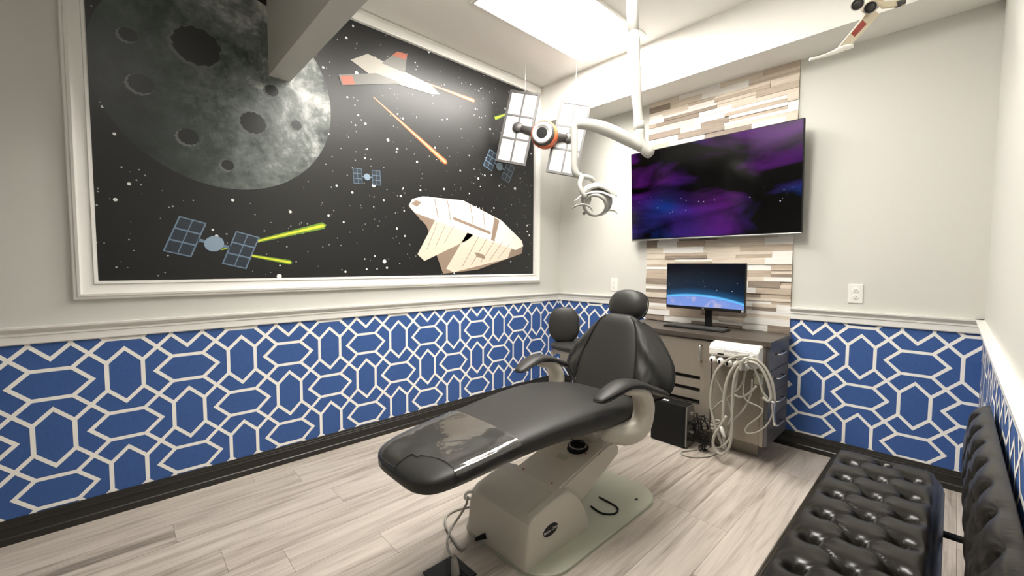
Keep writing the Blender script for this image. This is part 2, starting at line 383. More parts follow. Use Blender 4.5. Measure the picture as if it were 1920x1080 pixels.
# ---------------------------------------------------------------- space mural
MY0, MY1, MZ0, MZ1 = -3.385, -0.392, 1.148, 2.842
mural = empty('mural', (0, (MY0+MY1)/2, MZ0), 'large black starry space mural in a wide white moulded frame', 'mural')
m = MT['space'] = mat('mural_print', (0.01, 0.01, 0.01), 0.36)
p = pos(m)
tot = None
for sc_, thr, br in ((8, 0.085, 1.0), (18, 0.12, 0.9), (40, 0.16, 0.45)):
    vo = N(m, 'ShaderNodeTexVoronoi'); vo.inputs['Scale'].default_value = sc_; L(m, p.outputs[0], vo.inputs['Vector'])
    sep = N(m, 'ShaderNodeSeparateColor'); L(m, vo.outputs['Color'], sep.inputs[0])
    rad = math_(m, 'MULTIPLY', math_(m, 'POWER', sep.outputs[0], 1.8), thr*1.35)
    s_ = math_(m, 'MULTIPLY', math_(m, 'LESS_THAN', vo.outputs['Distance'], rad), br)
    tot = s_ if tot is None else math_(m, 'MAXIMUM', tot, s_)
mixc = N(m, 'ShaderNodeMix', data_type='RGBA'); L(m, tot, mixc.inputs[0]); mixc.inputs[6].default_value = (0.0075, 0.0075, 0.0072, 1); mixc.inputs[7].default_value = (0.85, 0.85, 0.82, 1)
L(m, mixc.outputs[2], bsdf(m).inputs['Base Color'])
obj('mural_print', box(-0.01, 0.003, MY0-0.02, MY1+0.02, MZ0-0.02, MZ1+0.02), MT['space'], mural)
# frame moulding: (distance inward from the outer edge, height off the wall)
FP = [(0, 0), (0, 0.016), (0.004, 0.021), (0.012, 0.022), (0.016, 0.028), (0.026, 0.030), (0.030, 0.024), (0.036, 0.020), (0.070, 0.019), (0.073, 0.024), (0.082, 0.022), (0.086, 0.008), (0.086, 0)]
oy0, oy1, oz0, oz1 = MY0-0.086, MY1+0.086, MZ0-0.086, MZ1+0.086
def fr(name, A, B, na, nb):
    rings = []
    for (cy, cz), (sy, sz) in ((A, na), (B, nb)): rings.append([(hh, cy+sy*d, cz+sz*d) for d, hh in FP])
    shade_auto(obj(name, loft(rings), MT['trim'], mural), 35)
cn = [(oy0, oz0), (oy1, oz0), (oy1, oz1), (oy0, oz1)]; ins = [(1, 1), (-1, 1), (-1, -1), (1, -1)]
for i in range(4): fr('frame_rail', cn[i], cn[(i+1) % 4], ins[i], ins[(i+1) % 4])
# flat printed pictures on the mural (plain generic moon and craft)
LAY = [0.0034]
def decal(name, polys, m, dx=None):
    LAY[0] += 0.0001; V, Fc = [], []
    for pl in polys: o = obj(name, ([(LAY[0], a, b) for a, b in pl], [tuple(range(len(pl)))]), m, mural)
    return o
m = mat('moon_print', (0.1, 0.1, 0.1), 0.36)
p1 = pos(m); n1 = noise(m, 3.2, 8, p1.outputs[0], Roughness=0.68, Distortion=0.4); n2 = noise(m, 17, 5, p1.outputs[0], Roughness=0.7)
sx = N(m, 'ShaderNodeSeparateXYZ'); L(m, p1.outputs[0], sx.inputs[0])
lit = math_(m, 'MULTIPLY_ADD', math_(m, 'ADD', sx.outputs[1], math_(m, 'MULTIPLY', sx.outputs[2], 0.35)), 0.95, 2.55)   # the printed moon is brighter towards its right limb
tex = math_(m, 'MULTIPLY_ADD', math_(m, 'ADD', math_(m, 'MULTIPLY', n1.outputs[0], 0.7), math_(m, 'MULTIPLY', n2.outputs[0], 0.3)), 3.4, -1.15)
val = math_(m, 'MULTIPLY', math_(m, 'MAXIMUM', lit, 0.06), math_(m, 'MAXIMUM', tex, 0.0))
L(m, ramp(m, [(0.0, (0.006, 0.008, 0.007)), (0.18, (0.035, 0.05, 0.043)), (0.5, (0.16, 0.18, 0.17)), (1.0, (0.72, 0.72, 0.71))], val).outputs[0], bsdf(m).inputs['Base Color'])
my, mz, mr = -2.837, 2.205, 0.554
ring = []
for k in range(160):
    a = 2*math.pi*k/160; ring.append((max(my+mr*math.cos(a), MY0+0.001), min(mz+mr*math.sin(a), MZ1-0.001)))
decal('printed_moon', [ring], m)
m = mat('crater_print', (0.012, 0.014, 0.013), 0.36)
def blob(cy, cz, r, n=40, j=0.06): 
    return [(cy+r*math.cos(2*math.pi*k/n)*(1+j*math.sin(3*k*0.7+cy*9)), cz+0.92*r*math.sin(2*math.pi*k/n)*(1+j*math.sin(5*k*0.4+cz*7))) for k in range(n)]
cr = [(-2.97, 2.38, 0.105), (-3.2, 2.12, 0.05), (-2.72, 2.04, 0.065), (-3.02, 1.9, 0.045), (-2.62, 2.25, 0.035), (-2.85, 1.78, 0.03), (-2.49, 2.08, 0.03), (-3.24, 2.34, 0.035)]
rm = mat('crater_rim_print', (0.11, 0.115, 0.115), 0.36)
decal('printed_crater_rim', [blob(a-0.008, b-0.008, r*1.08) for a, b, r in cr], rm); decal('printed_crater', [blob(a, b, r) for a, b, r in cr], m)
pm = lambda n, c: mat(n, c, 0.36)
def wallpx(*uv): return [tuple(onx(u, v, 0.0035)[1:]) for u, v in uv]
def streak(name, A, B, w0, w1, m1, m2):
    (a, b) = wallpx(A, B); a = np.array(a); b = np.array(b); t = (b-a)/np.linalg.norm(b-a); n = np.array([-t[1], t[0]])
    for nm, f, mm in ((name+'_glow', 1.0, m2), (name, 0.42, m1)):
        decal(nm, [[tuple(a-n*w0*f), tuple(b-n*w1*f), tuple(b+t*w1*f), tuple(b+n*w1*f), tuple(a+n*w0*f)]], mm)
go, gy = pm('green_glow_print', (0.16, 0.30, 0.03)), pm('green_print', (0.72, 0.72, 0.05))
oo, oy = pm('orange_glow_print', (0.42, 0.12, 0.04)), pm('orange_print', (0.85, 0.42, 0.22))
streak('printed_green_streak', (415, 468), (606, 423), 0.004, 0.021, gy, go); streak('printed_green_streak', (425, 471), (544, 492), 0.004, 0.014, gy, go)
streak('printed_green_streak', (928, 222), (962, 209), 0.016, 0.006, gy, go)
streak('printed_orange_streak', (700, 182), (835, 304), 0.004, 0.021, oy, oo); streak('printed_orange_streak', (785, 150), (888, 189), 0.004, 0.016, oy, oo)
# satellites: a box body between two flat solar wings
sb, sl, sd = pm('satellite_body_print', (0.24, 0.33, 0.42), ), pm('satellite_frame_print', (0.13, 0.20, 0.28)), pm('satellite_panel_print', (0.022, 0.030, 0.042))
def satellite(cy, cz, s, ang, lean):
    ca, sa = math.cos(ang), math.sin(ang)
    def T(x, y): x = x+lean*y; return (cy+s*(x*ca-y*sa), cz+s*(x*sa+y*ca))
    R = lambda x0, x1, y0, y1: [T(x0, y0), T(x1, y0), T(x1, y1), T(x0, y1)]
    decal('printed_satellite_wing', [R(-1.15, -0.42, -0.6, 0.6), R(0.42, 1.15, -0.6, 0.6), R(-0.45, 0.45, -0.05, 0.05)], sl)
    decal('printed_satellite_cell', [R(x0, x0+0.31, y0, y0+0.34) for x0 in (-1.11, -0.77, 0.46, 0.80) for y0 in (-0.56, -0.17, 0.22)], sd)
    decal('printed_satellite_body', [[T(0.27*math.cos(a*math.pi/6), 0.27*math.sin(a*math.pi/6)) for a in range(12)]], sb)
satellite(-2.925, 1.342, 0.165, -0.25, 0.12); satellite(-2.046, 1.832, 0.085, 0.05, 0.0); satellite(-0.83, 2.10, 0.14, -0.35, 0.1)
# cream shuttle and a small red and white rocket plane
cs, cd, cl = pm('shuttle_print', (0.66, 0.57, 0.46)), pm('shuttle_shadow_print', (0.27, 0.20, 0.15)), pm('shuttle_light_print', (0.80, 0.73, 0.64))
S2 = lambda pts: [(-1.13+a, 1.46+b) for a, b in pts]
decal('printed_shuttle_underside', [S2([(-0.60, 0.20), (-0.45, 0.07), (-0.30, -0.30), (0.05, -0.27), (0.58, -0.12), (0.60, -0.04), (0.2, 0.1)])], cd)
decal('printed_shuttle_wing', [S2([(-0.34, 0.17), (-0.53, -0.15), (-0.47, -0.20), (-0.05, -0.02), (0.1, 0.1)]), S2([(-0.05, 0.05), (-0.27, -0.26), (-0.20, -0.29), (0.40, -0.17), (0.46, -0.05)])], cs)
decal('printed_shuttle_body', [S2([(-0.60, 0.21), (-0.57, 0.26), (-0.48, 0.29), (-0.10, 0.30), (0.32, 0.17), (0.58, 0.0), (0.60, -0.05), (0.50, -0.09), (0.1, 0.0), (-0.42, 0.13), (-0.55, 0.16)])], cl)
decal('printed_shuttle_stripe', [S2([(-0.2, 0.16), (0.2, 0.06), (0.2, 0.035), (-0.2, 0.135)]), S2([(-0.58, 0.225), (-0.54, 0.255), (-0.49, 0.245), (-0.53, 0.205)]), S2([(0.24, 0.19), (0.30, 0.165), (0.24, -0.02), (0.20, -0.01)]), S2([(0.02, -0.12), (0.12, -0.14), (0.14, -0.18), (0.04, -0.16)])], cd)
decal('printed_panel_line', [S2([(-0.48+t, 0.285-0.10*max(t-0.35, 0)), (-0.472+t, 0.285-0.10*max(t-0.35, 0)), (-0.44+t, 0.15-0.11*t), (-0.448+t, 0.15-0.11*t)]) for t in (0.1, 0.22, 0.45, 0.58)], cd)
decal('printed_panel_line', [S2([(-0.50+t, -0.13+0.35*t), (-0.495+t, -0.13+0.35*t), (-0.40+t, 0.10-0.05*t), (-0.405+t, 0.10-0.05*t)]) for t in (0.05, 0.13, 0.21)], cd)
decal('printed_panel_line', [S2([(-0.22+t, -0.27+0.2*t), (-0.213+t, -0.27+0.2*t), (-0.02+t*0.9, 0.03-0.13*t), (-0.027+t*0.9, 0.03-0.13*t)]) for t in (0.1, 0.2, 0.3, 0.4, 0.5)], cd)
rw, rr_, rg = pm('rocket_print', (0.40, 0.38, 0.33)), pm('rocket_red_print', (0.42, 0.11, 0.06)), pm('rocket_grey_print', (0.16, 0.155, 0.14))
S3 = lambda pts: [(-1.95+a, 2.50+b) for a, b in pts]
decal('printed_rocket_plane', [S3([(-0.20, 0.08), (-0.08, 0.16), (0.42, 0.10), (0.50, 0.05), (0.42, 0.03), (-0.05, 0.02)])], rw)
decal('printed_rocket_wing', [S3([(-0.02, 0.05), (-0.28, -0.04), (-0.26, -0.10), (0.18, 0.04)]), S3([(0.02, 0.13), (0.14, 0.25), (0.22, 0.26), (0.20, 0.12)])], rg)
decal('printed_rocket_stripe', [S3([(-0.27, -0.045), (-0.19, -0.018), (-0.17, -0.07), (-0.25, -0.095)]), S3([(0.10, 0.21), (0.14, 0.25), (0.22, 0.26), (0.21, 0.215)])], rr_)

# ---------------------------------------------------------------- television and monitor
def screen_mat(name, kind):
    m = bpy.data.materials.new(name); m.use_nodes = True; m.node_tree.nodes.clear()
    out = N(m, 'ShaderNodeOutputMaterial'); em = N(m, 'ShaderNodeEmission'); gl = N(m, 'ShaderNodeBsdfGlossy'); ad = N(m, 'ShaderNodeAddShader')
    gl.inputs[0].default_value = (0.03, 0.03, 0.03, 1); gl.inputs['Roughness'].default_value = 0.15
    L(m, em.outputs[0], ad.inputs[0]); L(m, gl.outputs[0], ad.inputs[1]); L(m, ad.outputs[0], out.inputs[0])
    p = pos(m); vo = N(m, 'ShaderNodeTexVoronoi'); vo.inputs['Scale'].default_value = 30 if kind == 'tv' else 45; L(m, p.outputs[0], vo.inputs['Vector'])
    sep = N(m, 'ShaderNodeSeparateColor'); L(m, vo.outputs['Color'], sep.inputs[0])
    star = math_(m, 'LESS_THAN', vo.outputs['Distance'], math_(m, 'MULTIPLY', math_(m, 'POWER', sep.outputs[1], 5.0), 0.13))
    mx = N(m, 'ShaderNodeMix', data_type='RGBA'); L(m, star, mx.inputs[0]); mx.inputs[7].default_value = (0.55, 0.5, 0.65, 1)
    if kind == 'tv':
        q = N(m, 'ShaderNodeMapping'); q.inputs['Rotation'].default_value = (0, 0.5, 0); q.inputs['Scale'].default_value = (1.1, 1, 3.0); L(m, p.outputs[0], q.inputs[0])
        a = noise(m, 1.5, 4, q.outputs[0], Distortion=0.6); b = noise(m, 1.3, 2, p.outputs[0])
        hue = ramp(m, [(0.40, (0.0, 0.035, 0.22)), (0.52, (0.055, 0.01, 0.19)), (0.60, (0.12, 0.008, 0.20))], b.outputs[0])
        fac = ramp(m, [(0.46, (0, 0, 0)), (0.62, (0.4, 0.4, 0.4)), (0.80, (0.8, 0.8, 0.8))], a.outputs[0])
        mm = N(m, 'ShaderNodeMix', data_type='RGBA', blend_type='MULTIPLY'); mm.inputs[0].default_value = 1; L(m, hue.outputs[0], mm.inputs[6]); L(m, fac.outputs[0], mm.inputs[7])
        L(m, mm.outputs[2], mx.inputs[6])
    else:
        sx = N(m, 'ShaderNodeSeparateXYZ'); L(m, p.outputs[0], sx.inputs[0])
        xx = math_(m, 'SUBTRACT', sx.outputs[0], 1.49); zz = math_(m, 'SUBTRACT', sx.outputs[2], 1.012)
        d = math_(m, 'ADD', zz, math_(m, 'MULTIPLY', math_(m, 'MULTIPLY', xx, xx), 0.42))
        rp = ramp(m, [(0.0, (0.17, 0.22, 0.48)), (0.485, (0.13, 0.21, 0.50)), (0.50, (0.10, 0.42, 0.80)), (0.53, (0.012, 0.055, 0.13)), (0.62, (0.006, 0.014, 0.03)), (0.9, (0.002, 0.003, 0.006))], math_(m, 'MULTIPLY_ADD', d, 2.0, 0.5))
        cl = noise(m, 13, 5, p.outputs[0], Distortion=1.0)
        cf = math_(m, 'MULTIPLY', ramp(m, [(0.5, (0, 0, 0)), (0.68, (1, 1, 1))], cl.outputs[0]).outputs[0], math_(m, 'LESS_THAN', d, -0.012))
        m2 = N(m, 'ShaderNodeMix', data_type='RGBA'); L(m, math_(m, 'MULTIPLY', cf, 0.6), m2.inputs[0]); L(m, rp.outputs[0], m2.inputs[6]); m2.inputs[7].default_value = (0.42, 0.36, 0.44, 1)
        L(m, m2.outputs[2], mx.inputs[6])
        L(m, math_(m, 'MULTIPLY', star, math_(m, 'GREATER_THAN', d, 0.03)), mx.inputs[0])
    L(m, mx.outputs[2], em.inputs[0]); em.inputs[1].default_value = 1.0
    return m
TX0, TX1, TZ0, TZ1 = 0.885, 2.115, 1.444, 2.17
tv = empty('television', (1.5, -0.06, TZ0), 'large wall television showing a dark purple and blue starry nebula', 'television')
def tilt(bm, zc, yc, ang):
    bmesh.ops.rotate(bm, verts=bm.verts, cent=(0, yc, zc), matrix=Matrix.Rotation(ang, 3, 'X')); return bm
TA = math.radians(3.5); ty = -0.085
obj('casing', tilt(box(TX0, TX1, ty, ty+0.028, TZ0, TZ1, 0.004), TZ0, ty, TA), MT['black_plastic'], tv)
obj('screen', tilt(box(TX0+0.006, TX1-0.006, ty-0.0015, ty+0.004, TZ0+0.012, TZ1-0.006), TZ0, ty, TA), screen_mat('tv_picture', 'tv'), tv)
obj('bottom_trim', tilt(box(TX0, TX1, ty-0.004, ty+0.02, TZ0-0.006, TZ0+0.006, 0.002), TZ0, ty, TA), MT['steel'], tv)
obj('logo_bar', tilt(box(1.46, 1.53, ty-0.003, ty+0.01, TZ0-0.011, TZ0-0.004, 0.001), TZ0, ty, TA), MT['black_plastic'], tv)
obj('wall_mount', merge(box(1.3, 1.7, -0.06, -0.018, 1.62, 2.0, 0.004)), MT['black_plastic'], tv)
CT = 0.772
mon = empty('monitor', (1.55, -0.12, CT), 'black computer monitor showing the blue edge of a planet from space', 'monitor')
my_ = -0.22; X0, X1, Z0, Z1 = 1.272, 1.834, 0.908, 1.248
obj('casing', box(X0, X1, my_, my_+0.03, Z0, Z1, 0.004), MT['black_plastic'], mon)
obj('screen', box(X0+0.005, X1-0.005, my_-0.001, my_+0.004, Z0+0.022, Z1-0.006), screen_mat('monitor_picture', 'monitor'), mon)
text('brand_lettering', 'LG', 0.012, (1.555, my_-0.0006, Z0+0.011), (1, 0, 0), (0, 0, 1), MT['silver_print'], mon)
obj('energy_sticker', box(X1-0.022, X1-0.006, my_-0.0006, my_+0.002, Z0+0.004, Z0+0.019), MT['grey_print'], mon)
obj('stand_post', box(1.547, 1.590, -0.165, -0.125, CT+0.006, 1.02, 0.004), MT['black_plastic'], mon)
obj('stand_foot', box(1.47, 1.67, -0.172, -0.035, CT, CT+0.008, 0.003), MT['black_plastic'], mon)

# ---------------------------------------------------------------- cabinet, counter and what stands there
cab = empty('cabinet', (1.53, -0.24, 0), 'grey laminate cabinet with vent slots and drawers under the screens', 'cabinet')
CX0, CX1, CF = 1.02, 2.036, -0.445
obj('body', box(CX0, CX1, CF, -0.022, 0.112, 0.738), MT['cabinet'], cab)
obj('toe_kick', box(CX0+0.02, 1.982, -0.359, -0.03, 0, 0.112), MT['cabinet'], cab)
# left door with three slots: built from bars so that the slots are real openings
dx0, dx1, dz0, dz1 = 1.24, 1.716, 0.118, 0.727
sl = [(0.29, 0.315), (0.372, 0.397), (0.454, 0.479)]; s0, s1 = 1.36, 1.648
yf = CF-0.019; b = merge(box(dx0, s0, yf, CF-0.001, dz0, dz1), box(s1, dx1, yf, CF-0.001, dz0, dz1))
zz = [dz0]+[v for s in sl for v in s]+[dz1]
for a, c in zip(zz[::2], zz[1::2]): b = merge(b, box(s0, s1, yf, CF-0.001, a, c))
door = obj('door', b, MT['cabinet'], cab)
obj('handle', tube([(1.655, yf, 0.695), (1.652, yf-0.03, 0.695), (1.652, yf-0.032, 0.690), (1.652, yf-0.032, 0.590), (1.652, yf-0.03, 0.585), (1.655, yf, 0.585)], 0.0055, 8, 1), MT['chrome'], door, True)
for a, c in sl: obj('slot_edge', box(s0, s1, yf-0.0015, yf+0.008, a-0.003, a, 0.0005), MT['chrome'], door)
obj('slot_backing', box(s0-0.01, s1+0.01, CF-0.0012, CF+0.002, 0.25, 0.5), MT['dark_gap'], door)
obj('door', box(CX0+0.004, 1.234, yf, CF-0.001, dz0, dz1, 0.001), MT['cabinet'], cab)
obj('front_panel', box(1.724, 2.012, yf+0.006, CF-0.0005, 0.116, 0.735, 0.001), MT['cabinet'], cab)
obj('end_stile', box(2.014, 2.036, yf, CF-0.0005, 0.112, 0.737, 0.001), MT['cabinet'], cab)
for a, c in ((0.585, 0.733), (0.44, 0.581), (0.286, 0.436), (0.116, 0.282)):
    dr = obj('drawer', box(CX1+0.0005, CX1+0.02, CF-0.012, -0.024, a, c, 0.0015), MT['drawer'], cab)
    zc = c-0.052; xx = CX1+0.02
    obj('pull', tube([(xx, -0.345, zc), (xx+0.026, -0.343, zc), (xx+0.028, -0.335, zc), (xx+0.028, -0.215, zc), (xx+0.026, -0.207, zc), (xx, -0.205, zc)], 0.0045, 8, 1), MT['chrome'], dr, True)
tag(obj('countertop', box(1.0, 2.066, -0.477, -0.021, 0.739, CT, 0.002), MT['counter']), 'dark brown laminate countertop under the monitor', 'countertop')
kb = empty('keyboard', (1.52, -0.25, CT), 'slim black computer keyboard on the countertop', 'keyboard')
kc = [onz(u, v, CT)[:2] for u, v in ((1246, 612), (1352, 627), (1366, 620), (1264, 607.5))]
obj('base', box(1.305, 1.738, -0.325, -0.185, CT, CT+0.012, 0.003), MT['black_plastic'], kb)
b = None
for r in range(5):
    for c in range(18):
        x0 = 1.314+c*0.0232; y0 = -0.318+r*0.0255
        q = box(x0, x0+0.0195, y0, y0+0.0215, CT+0.012, CT+0.017, 0.0015, 1); b = q if b is None else merge(b, q)
tag(obj('keys', b, mat('key_grey', (0.028, 0.027, 0.026), 0.5), kb), kind='stuff')
tag(obj('keyboard_cable', tube([(1.34, -0.184, CT+0.006), (1.31, -0.14, CT+0.0035), (1.22, -0.09, CT+0.0035), (1.10, -0.06, CT+0.0035), (1.02, -0.05, CT+0.0035)], 0.003, 8), MT['black_plastic'], kb, True))
pc = empty('computer', (1.49, -0.51, 0), 'black desktop computer standing on the floor against the cabinet', 'computer')
obj('case', box(1.362, 1.608, -0.588, -0.480, 0.006, 0.288, 0.003), MT['black_plastic'], pc)
obj('back_plate', box(1.608, 1.618, -0.584, -0.484, 0.012, 0.284), MT['steel'], pc)
obj('side_cover', box(1.368, 1.602, -0.5905, -0.588, 0.014, 0.280, 0.001), MT['matte_black'], pc)
obj('foot', box(1.38, 1.59, -0.57, -0.50, 0, 0.006), MT['matte_black'], pc)
obj('sticker', box(1.40, 1.47, -0.555, -0.53, 0.288, 0.2885), MT['label_white'], pc)
for k, (zz, yy) in enumerate(((0.24, -0.54), (0.17, -0.55), (0.11, -0.53), (0.06, -0.55))):
    obj('connector', box(1.618, 1.645, yy-0.014, yy+0.014, zz-0.008, zz+0.008, 0.002), MT['black_plastic'] if k % 2 else MT['steel'], pc)
rnd = random.Random(3)
for k in range(7):
    A = np.array([1.643, -0.55+0.03*rnd.random(), 0.06+0.16*rnd.random()]); P = [A]
    for j in range(7):
        P.append(np.array([1.69+rnd.uniform(-0.04, 0.06), -0.53+rnd.uniform(-0.04, 0.035), max(0.006, 0.17-0.02*j+rnd.uniform(-0.07, 0.08))]))
    P.append(np.array([1.70+rnd.uniform(-0.03, 0.05), -0.53+rnd.uniform(-0.04, 0.03), 0.006]))
    obj('cable', tube(P, 0.0028, 6, 6), MT['matte_black'], pc, True)
# ---- dental delivery unit with its hoses
du = empty('delivery_unit', (1.9, -0.53, 0.66), 'white dental delivery head with looped grey hoses on the cabinet', 'dental unit')
ux0, ux1 = 1.742, 2.026
prof = [(-0.466, 0.745), (-0.545, 0.738), (-0.572, 0.712), (-0.572, 0.668), (-0.560, 0.660), (-0.50, 0.640), (-0.466, 0.640)]
bm = tobm(loft([[(ux0, a, b) for a, b in prof], [(ux1, a, b) for a, b in prof]])); bmesh.ops.bevel(bm, geom=list(bm.edges), offset=0.005, segments=2, affect='EDGES')
obj('housing', bm, MT['white_plastic'], du)
text('brand_lettering', 'DCI edge', 0.022, (1.875, -0.5725, 0.700), (1, 0, 0), (0, 0, 1), MT['grey_print'], du, 0.2)
obj('indicator', box(1.795, 1.835, -0.5735, -0.57, 0.671, 0.681), MT['black_plastic'], du)
obj('mounting_bracket', box(1.80, 2.0, -0.53, -0.466, 0.60, 0.645, 0.004), MT['white_plastic'], du)
for k in range(5):
    hx = 1.765+k*0.047; hz = 0.632-0.004*k
    h_ = obj('instrument_holder', ellipsoid((hx, -0.56, hz), (0.022, 0.026, 0.024), n=16, k=10), MT['white_plastic'], du, True)
    obj('holder_slot', box(hx-0.007, hx+0.006, -0.590, -0.575, hz-0.012, hz+0.010, 0.003), MT['black_plastic'], h_)
    obj('hanger', tube([(hx, -0.53, 0.655), (hx, -0.545, 0.645), (hx, -0.555, hz)], 0.011, 10, 4), MT['white_plastic'], h_, True)
def px(l, y): return [ony(u, v, y) for u, v in l]
clip_ = obj('hose_clip', box(1.952, 1.968, -0.665, -0.60, 0.612, 0.672, 0.004), MT['hose'], du)
obj('clip_arm', tube([(2.015, -0.56, 0.70), (1.985, -0.60, 0.69), (1.96, -0.635, 0.675)], 0.004, 8), MT['white_plastic'], du, True)
HO = [(-0.60, 0.0085, [(1404, 667), (1382, 668), (1360, 678), (1342, 698), (1334, 728), (1333, 762), (1341, 800), (1352, 828), (1357, 842)]),
      (-0.615, 0.0100, [(1403, 676), (1386, 680), (1370, 698), (1361, 725), (1357, 760), (1356, 800), (1359, 832), (1362, 845)]),
      (-0.63, 0.0085, [(1402, 680), (1390, 684), (1379, 702), (1374, 735), (1373, 780), (1372, 815), (1366, 840), (1354, 851), (1343, 846), (1337, 832), (1340, 815), (1350, 800), (1362, 780)]),
      (-0.60, 0.0085, [(1404, 672), (1420, 676), (1436, 692), (1447, 715), (1452, 742), (1451, 762)]),
      (-0.615, 0.0085, [(1404, 678), (1418, 682), (1431, 697), (1441, 720), (1446, 745), (1440, 752), (1430, 745)]),
      (-0.585, 0.0070, [(1404, 684), (1414, 692), (1424, 714), (1430, 735), (1440, 748)]),
      (-0.58, 0.0045, [(1400, 690), (1395, 715), (1394, 738), (1401, 752), (1422, 762), (1430, 770), (1422, 782), (1402, 798), (1397, 808), (1404, 813), (1422, 809), (1440, 794), (1450, 770)]),
      (-0.575, 0.0050, [(1345, 690), (1341, 705), (1352, 730), (1366, 756), (1372, 780), (1364, 800)]),
      (-0.57, 0.0045, [(1398, 690), (1390, 722), (1370, 742), (1348, 756), (1333, 772)]),
      (-0.57, 0.0050, [(1410, 712), (1408, 738), (1396, 765), (1378, 785), (1364, 800)]),
      (-0.57, 0.0075, [(1372, 738), (1388, 745), (1404, 738), (1418, 724)]),
      (-0.565, 0.0060, [(1384, 690), (1378, 740), (1370, 790), (1362, 815)]),
      (-0.575, 0.0060, [(1334, 790), (1346, 788), (1350, 792), (1340, 797), (1332, 796), (1346, 799), (1351, 802), (1340, 804), (1333, 803), (1345, 807)])]
for y, r, l in HO: obj('hose', tube(px(l, y), r, 10, 7), MT['hose'], du, True)
P = px([(1372, 795), (1368, 820), (1352, 838)], -0.63); P = [np.array(p) for p in P]
P += [np.append(onz(u, v, 0.0065)[:2], 0.0065) for u, v in ((1322, 842), (1296, 844), (1278, 847), (1282, 853), (1303, 857), (1330, 855), (1345, 848))]
obj('hose', tube(P, 0.0055, 8, 7), MT['hose'], du, True)
obj('ejector_tip', tube(px([(1449, 752), (1450, 772), (1452, 798)], -0.62), [0.011, 0.009, 0.0065], 12, 4), MT['chrome'], du, True)
obj('handpiece_tip', tube(px([(1352, 800), (1355, 810), (1359, 820)], -0.64), [0.008, 0.011, 0.004], 10, 4), MT['white_plastic'], du, True)
obj('hose_coupling', merge(box(1.985, 2.03, -0.50, -0.466, 0.505, 0.56, 0.005), box(1.982, 2.034, -0.51, -0.466, 0.556, 0.572, 0.004)), MT['plate'], du)

# ---------------------------------------------------------------- wall outlets
def outlet(x, z, label):
    r = empty('wall_outlet', (x, -0.004, z), label, 'outlet', 'wall outlets')
    obj('plate', box(x-0.036, x+0.036, -0.006, 0, z-0.059, z+0.059, 0.0025), MT['trim'], r)
    for s in (-1, 1):
        s_ = obj('socket', lathe((x, -0.006, z+s*0.021), (0, -1, 0), [(0.0165, -0.001), (0.0165, 0.0015), (0.014, 0.0025)], 20), MT['white_plastic'], r)
        for k in (-1, 1): obj('slot', box(x+k*0.006-0.001, x+k*0.006+0.001, -0.0089, -0.0082, z+s*0.021-0.002, z+s*0.021+0.006), MT['dark_gap'], s_)
        obj('ground_hole', lathe((x, -0.0083, z+s*0.021-0.008), (0, -1, 0), [(0.0025, 0), (0.0025, 0.0005)], 10), MT['dark_gap'], s_)
outlet(0.663, 1.058, 'white wall outlet above the chair rail, near the mural'); outlet(2.39, 1.062, 'white wall outlet right of the monitor')

# ---------------------------------------------------------------- dental chair
XC = 1.512
ch = empty('dental_chair', (XC, -1.7, 0), 'charcoal dental patient chair with beige base in the middle', 'dental chair')
# base plate: rounded outline
def rrect(x0, x1, y0, y1, r, n=10):
    P = []
    for cx, cy, a0 in ((x1-r, y1-r, 0), (x0+r, y1-r, 90), (x0+r, y0+r, 180), (x1-r, y0+r, 270)):
        for k in range(n+1): a = math.radians(a0+90*k/n); P.append((cx+r*math.cos(a), cy+r*math.sin(a)))
    return P
o = rrect(1.215, 1.79, -2.19, -1.24, 0.15); i_ = rrect(1.221, 1.784, -2.184, -1.246, 0.146)
bp_ = obj('base_plate', loft([[(a, b, 0) for a, b in o], [(a, b, 0.013) for a, b in o], [(a, b, 0.018) for a, b in i_]]), MT['plate'], ch)
for a, b in ((1.72, -1.40), (1.70, -1.55)): obj('bolt', lathe((a, b, 0.018), (0, 0, 1), [(0.008, 0), (0.007, 0.003)], 12), MT['matte_black'], bp_)
# base cover
pr_ = [(-2.190, 0.018), (-2.176, 0.150), (-2.165, 0.195), (-2.135, 0.218), (-2.04, 0.240), (-1.98, 0.250), (-1.93, 0.247), (-1.885, 0.225), (-1.845, 0.185), (-1.815, 0.140), (-1.79, 0.080), (-1.775, 0.018)]
bm = tobm(loft([[(x, a, b) for a, b in pr_] for x in (1.312, 1.694)]))
ed = [e_ for e_ in bm.edges if abs(e_.verts[0].co.x-e_.verts[1].co.x) < 1e-6 and min(e_.verts[0].co.z, e_.verts[1].co.z) > 0.1 or (abs(e_.verts[0].co.x-e_.verts[1].co.x) < 1e-6 and e_.verts[0].co.y < -2.17 and e_.verts[1].co.y < -2.17)]
bmesh.ops.bevel(bm, geom=ed, offset=0.034, segments=5, profile=0.5, affect='EDGES', clamp_overlap=True)
shade_auto(obj('base_cover', bm, MT['beige'], ch), 38)
bd = obj('badge', loft([[(1.6945+h, -2.046+a*math.cos(t*math.pi/16), 0.132+b*math.sin(t*math.pi/16)) for t in range(32)] for h, a, b in ((-0.004, 0.046, 0.0245), (0.002, 0.046, 0.0245), (0.0035, 0.0445, 0.023))]), MT['black_plastic'], ch)
text('badge_lettering', 'Pelton Crane', 0.0175, (1.6985, -2.046, 0.132), (0, 1, 0.04), (0, -0.04, 1), MT['silver_print'], bd, 0.45)
tb = [(1.6945, -2.046+0.049*math.cos(t*math.pi/16), 0.132+0.027*math.sin(t*math.pi/16)) for t in range(33)]
obj('badge_rim', tube(tb, 0.0025, 6, 1), MT['silver_print'], bd, True)
